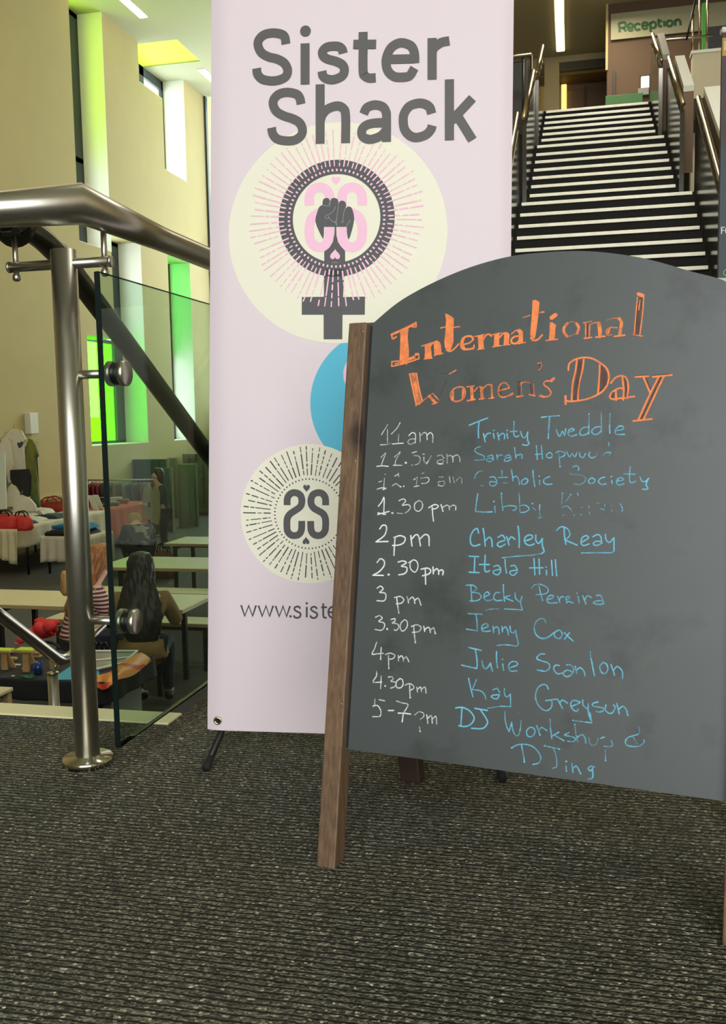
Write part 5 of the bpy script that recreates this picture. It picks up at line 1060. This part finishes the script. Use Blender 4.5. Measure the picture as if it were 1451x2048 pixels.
def bag(px, py, D, w, h, rgb, label, zb=None, cat='bag', name='bag'):
    c = dep(px, py, D); zb = c.z if zb is None else zb; m = mat('bag_%d_%d_%d' % rgb, rgb, .6, noise=.12, scale=12); t = thing(name, (c.x, c.y, zb), label, cat); M = Matrix.Translation((c.x, c.y, zb))
    loft('bag_body', [(0, 0, 0, w * .4, w * .25), (0, 0, h * .15, w * .5, w * .3), (0, 0, h * .7, w * .46, w * .26), (.0, 0, h * .95, w * .36, w * .14), (0, 0, h, w * .2, w * .06)], M, m, t, 18, .06)
    for s in (-1, 1): obj('strap', tb([(c.x + w * .24 * math.cos(a), c.y + s * .04, zb + h * .9 + h * .35 * math.sin(a)) for a in [math.pi * k / 8 for k in range(9)]], w * .03, 8), mat('bag_dark', (36, 28, 26), .6), t, True)
    return t
bag(10, 1050, 13.6, .42, .24, (196, 44, 40), 'red tote bag with black straps lying on the near corner of the white cloth', Zt)
bag(44, 1046, 13.65, .34, .22, (206, 52, 46), 'second red bag, right of the tote on the white cloth', Zt)
bag(326, 1080, 13.8, .35, .42, (92, 60, 36), 'brown bag standing behind the crouching person', ZL)
# white top draped over the table's front left corner
cc = dep(14, 1058, 13.2)
o = drape('draped_top', [(cc.x - .3, cc.y + .0, cc.z), (cc.x + .16, cc.y, cc.z)], .42, .5, mat('cream_jersey', (206, 196, 160), .9, noise=.05, scale=8), None, .03, 4, 3)
tag(o, 'cream top hanging over the front left corner of the merchandise table', 'top')
# ---- garments hanging on the wall display
def garment(pxs, D, th, m, label, group=None, name='hanging_shirt', cat='shirt', hanger=None, prt=None):
    P = [dep(x, y, D) for x, y in pxs]; c = sum(P, Vector()) / len(P); t = thing(name, (c.x, c.y, max(p.z for p in P)), label, cat, group)
    bm = prism(bmesh.new(), P, W_ * th); bmesh.ops.triangulate(bm, faces=[f for f in bm.faces if len(f.verts) > 4]); 
    bo = obj('cloth', bm, m, t)
    if hanger:
        h = dep(hanger[0], hanger[1], D + th / 2)
        obj('hanger', tb([h + Vector((-.14, 0, -.07)), h + Vector((-.02, 0, 0)), h + Vector((0, 0, .0)), h + Vector((.02, 0, 0)), h + Vector((.14, 0, -.07))], .008, 8), M_tabletop, t, True)
        obj('hook', tb([h, h + Vector((0, 0, .05)), h + Vector((.02, 0, .075))], .004, 6), M_steel2, t, True)
    if prt: prt(t, bo, D)
    return t
M_tee = mat('white_tee', (216, 210, 192), .85, noise=.04, scale=10)
def print_ok(t, bo, D):
    k = 1; T = lambda q: dep(q.x, q.y, D - .004)
    lettertext('12,902 10,905 10,911 13,913 15,909 15,904 12,902', T, .012, 'shirt_print', M_blackm, t); lettertext('18,902 19,913;23,902 19,908 23,913', T, .012, 'shirt_print', M_blackm, t)
def print_logo(t, bo, D):
    bm = bmesh.new(); T = lambda q: dep(q.x, q.y, D - .004)
    poly2(bm, [Vector(p) for p in ((34, 888), (36, 884), (39, 886), (43, 882), (47, 886), (44, 893), (38, 897))], T); me = bpy.data.meshes.new('shirt_print'); bm.to_mesh(me); bm.free(); link('shirt_print', me, mat('print_teal_dark', (52, 66, 78), .7), t)
panel_d = 15.4
tag(obj('display_board', prism(bmesh.new(), [dep(-6, 880, 15.35), dep(52, 880, 15.35), dep(52, 1020, 15.35), dep(-6, 1020, 15.35)], W_ * .03), mat('display_grey', (150, 146, 128), .8)), 'pale display screen behind the hanging shirts', 'screen')
garment([(14, 866), (22, 858), (27, 861), (33, 858), (43, 862), (54, 884), (50, 893), (46, 889), (51, 938), (20, 942), (18, 900), (11, 905), (8, 896)], 15.1, .05, M_tee, 'white T-shirt on a hanger with a dark badge print, highest on the display', None, hanger=(28, 857), prt=print_logo)
garment([(4, 880), (10, 873), (16, 878), (22, 892), (26, 930), (22, 942), (24, 950), (17, 966), (10, 935), (8, 912), (0, 908), (-6, 900)], 14.9, .05, M_tee, 'white T-shirt with dark lettering left of the badge print shirt', None, hanger=(9, 873), prt=print_ok)
garment([(20, 940), (56, 938), (60, 952), (58, 992), (48, 996), (40, 988), (30, 975), (20, 958)], 14.85, .06, mat('black_cotton', (34, 34, 38), .85), 'black top hung below the badge print T-shirt', None, 'hanging_blouse', 'top')
def tie_prt(t, bo, D): pass
M_tie = mat('tie_dye', (34, 82, 66), .85, rgb2=(132, 128, 40), scale=7, stretch=(1, 1, .4))
garment([(54, 884), (58, 877), (64, 880), (70, 890), (76, 911), (72, 915), (70, 905), (71, 935), (76, 975), (79, 1015), (72, 1015), (62, 1000), (56, 975), (53, 950), (50, 920), (49, 900)], 14.95, .06, M_tie, 'long green and yellow tie-dye dress hanging at the right of the display', None, 'hanging_dress', 'dress', hanger=(61, 876))
garment([(16, 975), (22, 968), (30, 972), (38, 985), (40, 1012), (14, 1014), (13, 990)], 14.75, .05, M_tee, 'small white top at the lower left of the display', None, 'hanging_blouse', 'top')
garment([(30, 997), (40, 992), (50, 993), (60, 998), (70, 1010), (72, 1022), (26, 1024), (26, 1008)], 14.6, .06, M_tee, 'white T-shirt on a hanger standing up from the table', None, hanger=(44, 991))
wb_ = ox(50, 868, XW); wb2 = ox(64, 826, XW)
tag(obj('wall_box', bevel(bx((XW, wb_.y, wb_.z), (XW + .12, wb2.y, wb2.z)), .01, 2), M_white), 'white electrical box on the left wall above the tie-dye dress', 'box')
# table-top dado rail along the wall
a = ox(80, 998, XW); b = ox(150, 985, XW)
struct('trim_5', bx((XW, 13.2, a.z - .03), (XW + .05, 17.3, a.z + .02)), M_wall)
tag(obj('white_screen', prism(bmesh.new(), [dep(-40, 905, 13.9), dep(9, 905, 13.9), dep(12, 1018, 13.9), dep(-40, 1018, 13.9)], W_ * .04), mat('pale_mint', (206, 216, 196), .7)), 'pale mint screen at the far left edge of the photo', 'screen')

# ---- clothes rail
ry = 17.15; ra = oy(176, 961, ry); rb = oy(312, 959, ry); rz_ = (ra.z + rb.z) / 2
rk = thing('clothes_rail', ((ra.x + rb.x) / 2, ry, ZL), 'long steel clothes rail full of garments behind the orange table', 'clothes rail')
obj('rail', tb([(ra.x, ry, rz_), (rb.x, ry, rz_)], .016, 12), M_steel2, rk, True)
for x in (ra.x + .02, rb.x - .02):
    obj('upright', tb([(x, ry, ZL + .05), (x, ry, rz_)], .016, 12), M_steel2, rk, True); obj('foot', bevel(bx((x - .02, ry - .28, ZL), (x + .02, ry + .28, ZL + .05)), .006, 1), M_blackm, rk)
cols = [((96, 26, 34), 'dark red'), ((120, 40, 52), 'crimson'), ((160, 60, 84), 'rose pink'), ((52, 44, 46), 'charcoal'), ((70, 60, 64), 'plum grey'), ((90, 92, 90), 'mid grey'), ((108, 104, 70), 'khaki'), ((120, 116, 88), 'stone'), ((96, 104, 80), 'sage'), ((130, 128, 112), 'oatmeal'), ((76, 84, 88), 'steel blue'), ((104, 110, 112), 'pale grey'), ((60, 66, 60), 'forest grey'), ((112, 96, 70), 'camel'), ((58, 62, 70), 'navy grey'), ((84, 76, 62), 'brown')]
ordn = ['leftmost', 'second', 'third', 'fourth', 'fifth', 'sixth', 'seventh', 'eighth', 'ninth', 'tenth', 'eleventh', 'twelfth', 'thirteenth', 'fourteenth', 'fifteenth', 'rightmost']
for i, (rgb, nm) in enumerate(cols):
    x = ra.x + .08 + (rb.x - ra.x - .16) * i / 15; rnd = random.Random(i); L = rnd.uniform(.55, .8)
    t = thing('hanging_garment', (x, ry, rz_ - .04), '%s garment, %s on the long clothes rail' % (nm, ordn[i] if i in (0, 15) else ordn[i] + ' from the left'), 'garment', 'garments on the clothes rail')
    M = Matrix.Translation((x, ry, rz_)) @ Matrix.Rotation(math.radians(rnd.uniform(-14, 14)), 4, 'Z')
    loft('cloth', [(0, 0, -.05, .02, .05), (0, 0, -.075, .03, .17), (0, 0, -.13, .035, .23), (0, 0, -.3, .03, .21), (0, 0, -L, .035, .22), (0, 0, -L - .01, .02, .18)], M, mat('rail_cloth_%d' % i, rgb, .85, noise=.12, scale=12), t, 16, .08)
    obj('hanger_hook', tb([M @ Vector((0, 0, -.05)), M @ Vector((0, 0, .0)), M @ Vector((0, .012, .024))], .004, 6), M_steel2, t, True)
# long coats hanging at the right end
for k, (px0, px1, py0, py1, rgb, lab) in enumerate(((286, 300, 965, 1040, (140, 132, 92), 'long khaki coat at the right end of the clothes rail'), (302, 316, 972, 1050, (150, 142, 104), 'pale long coat beside the standing person'))):
    garment([(px0 + 5, py0), (px0 + 9, py0), (px1 + 1, py0 + 14), (px1 + 2, py1 - 20), (px1, py1), (px0 - 1, py1 - 6), (px0 - 1, py0 + 30), (px0 + 1, py0 + 12)], 15.7 - k * .2, .12, mat('coat_%d' % k, rgb, .85), lab, None, 'long_coat', 'coat')
# small goods on the orange table
gd = [(-8.45, 15.3, .16, .1, .10, (190, 80, 34), 'orange box on the orange table'), (-8.5, 15.55, .2, .14, .05, (40, 34, 34), 'flat black box on the orange table'), (-8.7, 15.4, .14, .12, .12, (120, 30, 36), 'dark red box on the orange table'), (-8.45, 15.85, .26, .2, .06, (48, 40, 38), 'long dark box on the orange table'), (-8.75, 16.0, .18, .14, .14, (60, 50, 60), 'plum box at the back of the orange table'), (-8.45, 16.3, .2, .2, .08, (150, 60, 50), 'brick red box towards the far end of the orange table'), (-8.7, 16.5, .2, .16, .10, (206, 196, 176), 'cream box at the far end of the orange table')]
for x, y, sx, sy, h, rgb, lab in gd:
    M = Matrix.Translation((x, y, Zt)) @ Matrix.Rotation(.3, 4, 'Z'); t = thing('trinket_box', (x, y, Zt), lab, 'box', 'small boxes on the orange table')
    m = mat('box_%d_%d' % rgb[:2], rgb, .5); obj('box_body', bevel(bx((-sx / 2, -sy / 2, 0), (sx / 2, sy / 2, h * .7), M), .004, 1), m, t); obj('box_lid', bevel(bx((-sx / 2 - .004, -sy / 2 - .004, h * .7), (sx / 2 + .004, sy / 2 + .004, h), M), .004, 1), m, t)
for k, (px, py) in enumerate(((186, 1020), (197, 1019))):
    c = oz(px, py, Zt); n = Vector((.25, .12, .9)).normalized() if k else Vector((.1, .1, 1)).normalized()
    tag(obj('leaflet', prism(bmesh.new(), [c, c + Vector((.13, -.05, 0)), c + Vector((.13 - .1, -.05, .26)), c + Vector((-.1, 0, .26))], (.003, .006, 0)), mat('paper_white', (222, 220, 210), .6)), ('white leaflet leaning at the near end of the orange table', 'white leaflet leaning, right of the other on the orange table')[k], 'leaflet', 'leaflets on the orange table')
# ---- partitions at the back of the hall
def screen(px0, py0, px1, Y, zb, m, label, name='partition_screen', th=.08, group=None, ribs=0):
    a = oy(px0, py0, Y); b = oy(px1, py0, Y); t = thing(name, ((a.x + b.x) / 2, Y, zb), label, 'screen', group)
    n = max(1, ribs); w = (b.x - a.x) / n
    for i in range(n): obj('panel', bevel(bx((a.x + w * i + .004, Y, zb + .02), (a.x + w * (i + 1) - .004, Y + th, a.z)), .015, 2), m, t)
    for x in (a.x, b.x): obj('post', bx((x - .02, Y - .01, zb), (x + .02, Y + th + .01, a.z + .01)), M_steel2, t)
    return t
screen(176, 929, 257, 19.5, ZL, mat('black_felt', (30, 34, 36), .9), 'low black felt screen behind the clothes rail')
screen(253, 919, 334, 19.2, ZL, mat('teal_felt', (28, 74, 84), .9), 'padded teal screen with upright ribs behind the clothes rail', ribs=5)
screen(312, 936, 340, 18.0, ZL, mat('teal_sheet', (46, 104, 112), .5), 'narrow turquoise screen right of the padded teal one')
screen(336, 916, 352, 20.4, ZL, mat('grey_green', (112, 122, 108), .7), 'tall narrow grey green screen right of the teal screens')
screen(356, 928, 389, 19.0, ZL, mat('locker_grey', (118, 124, 112), .6), 'grey screen board in front of the end wall')
a = oy(364, 908, 21.5); b = oy(420, 908, 21.5); lk = thing('locker_unit', ((a.x + b.x) / 2, 21.8, ZL), 'row of tall grey lockers against the end wall', 'lockers')
nl = 4; w = (b.x - a.x) / nl
obj('carcass', bx((a.x, 21.52, ZL), (b.x, 22.0, a.z)), mat('locker_body', (96, 100, 90), .6), lk)
for i in range(nl):
    d = obj('door', bevel(bx((a.x + w * i + .01, 21.49, ZL + .06), (a.x + w * (i + 1) - .01, 21.52, a.z - .02)), .004, 1), mat('locker_grey', (118, 124, 112), .6), lk); obj('handle', bx((a.x + w * (i + 1) - .06, 21.475, -.7), (a.x + w * (i + 1) - .04, 21.49, -.58)), M_steel2, d)

# ---- craft table near the foot of the stairs
tz = -.85; X0, X1, Y0, Y1 = -5.3, -2.74, 4.96, 5.62
t = thing('craft_table', ((X0 + X1) / 2, 5.3, ZL), 'craft stall table at the foot of the stairs', 'table')
obj('tabletop', bx((X0 + .02, Y0 + .02, tz - .04), (X1 - .02, Y1 - .02, tz - .008)), M_tabletop, t)
for x in (X0 + .1, -4.0, X1 - .12):
    for y in (Y0 + .1, Y1 - .1): obj('leg', tb([(x, y, ZL), (x, y, tz - .03)], .018, 10), M_blackm, t, True)
pl = obj('end_panel', bevel(bx((X1 - .11, Y0 + .16, ZL), (X1 - .05, Y1 - .1, tz - .05)), .004, 1), mat('pale_panel', (150, 152, 142), .7), t)
M_blk = mat('black_cloth', (30, 32, 36), .85, noise=.1, scale=6)
c = thing('tablecloth', ((X0 + X1) / 2, 5.3, tz - .005), 'black cloth covering the craft stall table by the stairs', 'tablecloth')
obj('cloth_top', bevel(bx((X0, Y0, tz - .008), (X1, Y1, tz)), .002, 1), M_blk, c)
drape('cloth_fall', [(X0, Y0, tz - .002), (X1, Y0, tz - .002), (X1, Y1, tz - .002)], .12, .14, M_blk, c, .012, 14, 9)
M_ply = mat('raw_wood', (176, 136, 84), .6, noise=.12, scale=9, stretch=(1, 1, .2)); M_limec = mat('lime_strip', (196, 214, 60), .5)
def cardstand(px, py, label, s=1.0, rz=0):
    b = oz(px, py, tz + .001); t = thing('card_stand', (b.x, b.y, tz), label, 'stand', 'wooden card stands on the craft table'); M = Matrix.Translation(b) @ Matrix.Rotation(rz, 4, 'Z') @ Matrix.Scale(s, 4)
    for x in (-.02, .0):
        pass
    obj('front_board', prism(bmesh.new(), [M @ Vector(p) for p in ((-.035, 0, 0), (.005, 0, 0), (-.01, .03, .115), (-.05, .03, .115))], M.to_3x3() @ Vector((0, .012, .002))), M_ply, t)
    obj('rear_board', prism(bmesh.new(), [M @ Vector(p) for p in ((.0, .06, 0), (.032, .06, 0), (-.005, .03, .115), (-.045, .03, .115))], M.to_3x3() @ Vector((0, .012, 0))), M_ply, t)
    obj('shelf', bx((-.075, .0, .112), (.03, .06, .122), M), M_ply, t)
    obj('lime_card', bx((-.078, -.004, .122), (.032, .064, .132), M), M_limec, t)
    return t
cardstand(12, 1340, 'wooden card stand with a lime top, at the left edge of the craft table', .95)
cardstand(56, 1344, 'wooden card stand with a lime top, middle of the craft table', 1.05)
b = oz(103, 1340, tz + .001); w = thing('wood_block', (b.x, b.y, tz), 'plain slanted wooden block beside the teal card on the craft table', 'block')
obj('block_body', bevel(prism(bmesh.new(), [b + Vector(p) for p in ((-.01, 0, 0), (.035, 0, 0), (.04, 0, .03), (.01, .0, .085), (-.02, 0, .085))], (0, .03, 0)), .002, 1), M_ply, w)
b = oz(77, 1348, tz + .001)
cup = thing('blue_cup', (b.x, b.y, tz), 'dark blue cup on the craft table behind the handrail post', 'cup')
obj('cup_body', lathe(bmesh.new(), b, [(.018, 0), (.024, .005), (.026, .075), (.023, .075), (.021, .01)], 24), mat('cobalt', (24, 52, 110), .25), cup, True)
obj('cup_handle', tb([b + Vector((-.024, 0, .06)), b + Vector((-.042, 0, .055)), b + Vector((-.042, 0, .03)), b + Vector((-.024, 0, .02))], .004, 8), mat('cobalt', (24, 52, 110), .25), cup, True)
b = oz(56, 1354, tz + .004)
tag(obj('green_ribbon_coil', tb([b + Vector((math.cos(k * .5) * (.008 + k * .0011), math.sin(k * .5) * (.006 + k * .0008), .004 + .003 * math.sin(k))) for k in range(34)], .0028, 6), mat('ribbon_green', (28, 120, 66), .4), None, True), 'coil of shiny green ribbon at the front edge of the craft table', 'ribbon')
small = [(24, 1322, .05, .03, .022, (196, 176, 84), 'yellow wrapped bundle left of the middle card stand'), (22, 1308, .05, .03, .03, (190, 120, 96), 'pink wrapped bundle behind the yellow one'), (70, 1316, .07, .04, .018, (190, 168, 112), 'tan soap bar, lower of the stack behind the blue cup'), (32, 1331, .05, .02, .006, (206, 204, 190), 'small white card lying by the middle card stand'), (47, 1338, .03, .016, .005, (206, 180, 170), 'tiny pink card in front of the middle card stand'), (25, 1353, .02, .012, .004, (224, 220, 200), 'tiny white scrap near the table front')]
for px, py, sx, sy, h, rgb, lab in small:
    b = oz(px, py, tz + .001); tag(obj('craft_item', bevel(bx((b.x - sx / 2, b.y, b.z), (b.x + sx / 2, b.y + sy, b.z + h)), min(h, sx) * .3, 2), mat('craft_%d_%d' % rgb[:2], rgb, .6)), lab, 'craft item', 'small goods on the craft table')
b = oz(70, 1316, tz + .001); tag(obj('craft_item', bevel(bx((b.x - .034, b.y, b.z + .0185), (b.x + .03, b.y + .036, b.z + .037)), .004, 2), mat('craft_soap', (180, 140, 96), .6)), 'tan soap bar, upper of the stack behind the blue cup', 'craft item', 'small goods on the craft table')
# teal card, tray and orange print
def flatsheet(pxs, z, m, name, label, cat, th=.003):
    P = [oz(x, y, z) for x, y in pxs]; return tag(obj(name, prism(bmesh.new(), P, (0, 0, th)), m), label, cat)
flatsheet([(102, 1360), (200, 1361), (196, 1332), (140, 1334)], tz + .001, mat('teal_card', (34, 150, 178), .5), 'teal_card', 'teal card lying flat at the front of the craft table', 'card', .004)
tr = thing('display_tray', tuple(oz(235, 1330, tz)), 'white framed display tray on the craft table beside the orange print', 'tray')
P = [oz(x, y, tz + .002) for x, y in ((186, 1344), (246, 1330), (275, 1306), (188, 1306))]
obj('tray_base', prism(bmesh.new(), P, (0, 0, .006)), mat('tray_silver', (150, 154, 140), .3, .4), tr)
for i in range(4): obj('tray_rim', tb([P[i] + Vector((0, 0, .014)), P[(i + 1) % 4] + Vector((0, 0, .014))], .007, 8), mat('paper_white', (222, 220, 210), .6), tr)
a, b = P[0].lerp(P[3], .5), P[1].lerp(P[2], .5); obj('tray_divider', tb([a + Vector((0, 0, .012)), b + Vector((0, 0, .012))], .006, 8), mat('paper_white', (222, 220, 210), .6), tr)
# wavy orange print hanging over the front right corner
bm = bmesh.new(); up = [(188, 1352), (205, 1349), (222, 1343), (243, 1326), (262, 1314), (281, 1306), (296, 1314), (303, 1320)]; lo = [(194, 1374), (204, 1380), (216, 1376), (236, 1360), (252, 1356), (268, 1350), (286, 1336), (301, 1323)]
A = [oz(x, y, tz + .022) for x, y in up]; B = []
for i, (x, y) in enumerate(lo):
    q = oz(x, y, tz + .02) ; q = q if q.y > Y0 - .012 and q.x < X1 + .02 else (oy(x, y, Y0 - .045) if x < 215 else ox(x, y, X1 + .055)); B.append(q)
fa = smoothline(A, 4); fb = smoothline(B, 4); va = [bm.verts.new(p) for p in fa]; vb = [bm.verts.new(p) for p in fb]
for i in range(len(va) - 1): bm.faces.new((va[i], va[i + 1], vb[i + 1], vb[i]))
M_op = mat('orange_print', (222, 146, 62), .5, rgb2=(190, 62, 36), scale=7)
e = M_op.node_tree.nodes['Color Ramp'].color_ramp.elements; e[0].position = .43; e[1].position = .46
o = obj('orange_print', bm, M_op, None, True); o.modifiers.new('t', 'SOLIDIFY').thickness = .003; tag(o, 'curling orange and red patterned print over the right corner of the craft table', 'print')
# red coat and dark bag on the bench
def blob(name, c, pts, m, label, cat, parent=None):
    n = {}; E = []
    for i, (x, y, z, r) in enumerate(pts): n[i] = ((c[0] + x, c[1] + y, c[2] + z), r)
    for i in range(1, len(pts)): E.append((i - 1, i))
    o = skin(name, n, E, m, None, 2); return tag(o, label, cat)
M_red = mat('coral_coat', (206, 50, 48), .7, noise=.2, scale=10)
b = oy(75, 1290, 6.1)
rc = thing('red_coat', (b.x, b.y, b.z), 'crumpled coral red coat heaped beside the person in stripes', 'coat')
for k, (px, py, r, L) in enumerate(((100, 1252, .05, .12), (82, 1257, .055, .13), (68, 1268, .05, .12), (90, 1246, .035, .13), (60, 1276, .04, .1), (42, 1280, .035, .06), (34, 1288, .028, .02), (110, 1258, .035, .05), (78, 1240, .02, .08), (96, 1262, .03, .14), (74, 1252, .028, .15), (88, 1246, .024, .16), (56, 1266, .03, .12), (106, 1244, .026, .12), (64, 1284, .03, .09), (92, 1270, .03, .13))):
    q = oy(px, py, 6.05 + .02 * k); a = math.radians((25, -30, 60, 5, 40, -10, 75, 15)[k % 8]); d = Vector((math.cos(a), .1, math.sin(a) * .7)) * L * .5
    n = {0: (tuple(q - d), r * .7), 1: (tuple(q), r), 2: (tuple(q + d), r * .6)}; skin('coat_fold', n, [(0, 1), (1, 2)], M_red, rc, 2)
b = oy(84, 1290, 6.5); bag(92, 1330, 7.0, .40, .17, (30, 30, 34), 'black bag under the red coat on the bench', -1.15)
# chairs' dark wire basket seen between post and pane, and wooden side table
b = oy(208, 1275, 6.15)
bk = thing('black_rucksack', (b.x, 6.15, -1.15), 'black bag with coiled straps between the steel post and the glass', 'bag')
loft('bag_body', [(0, 0, -.45, .10, .08), (0, 0, -.2, .13, .1), (0, 0, 0, .12, .09), (0, 0, .14, .06, .05)], Matrix.Translation((b.x, 6.15, -1.15)), M_blackm, bk, 18, .05)
for k in range(4): obj('strap', tb([(b.x - .06 + k * .04 + .03 * math.cos(a), 6.05, -.98 + .09 * math.sin(a)) for a in [2 * math.pi * j / 14 for j in range(15)]], .008, 8), mat('gloss_black', (20, 20, 22), .2), bk, True)
a = dep(27, 1374, 4.9); st = thing('side_table', (a.x - .25, a.y - .2, ZL), 'wooden side table cut by the left edge, left of the lower handrail post', 'table')
obj('tabletop', bevel(bx((a.x - .6, a.y - .42, a.z - .02), (a.x, a.y, a.z)), .004, 1), M_tabletop, st)
for x, y in ((a.x - .03, a.y - .02), (a.x - .03, a.y - .4), (a.x - .57, a.y - .02), (a.x - .57, a.y - .4)): obj('leg', bx((x - .018, y - .018, ZL), (x + .018, y + .018, a.z - .02)), M_edge, st)
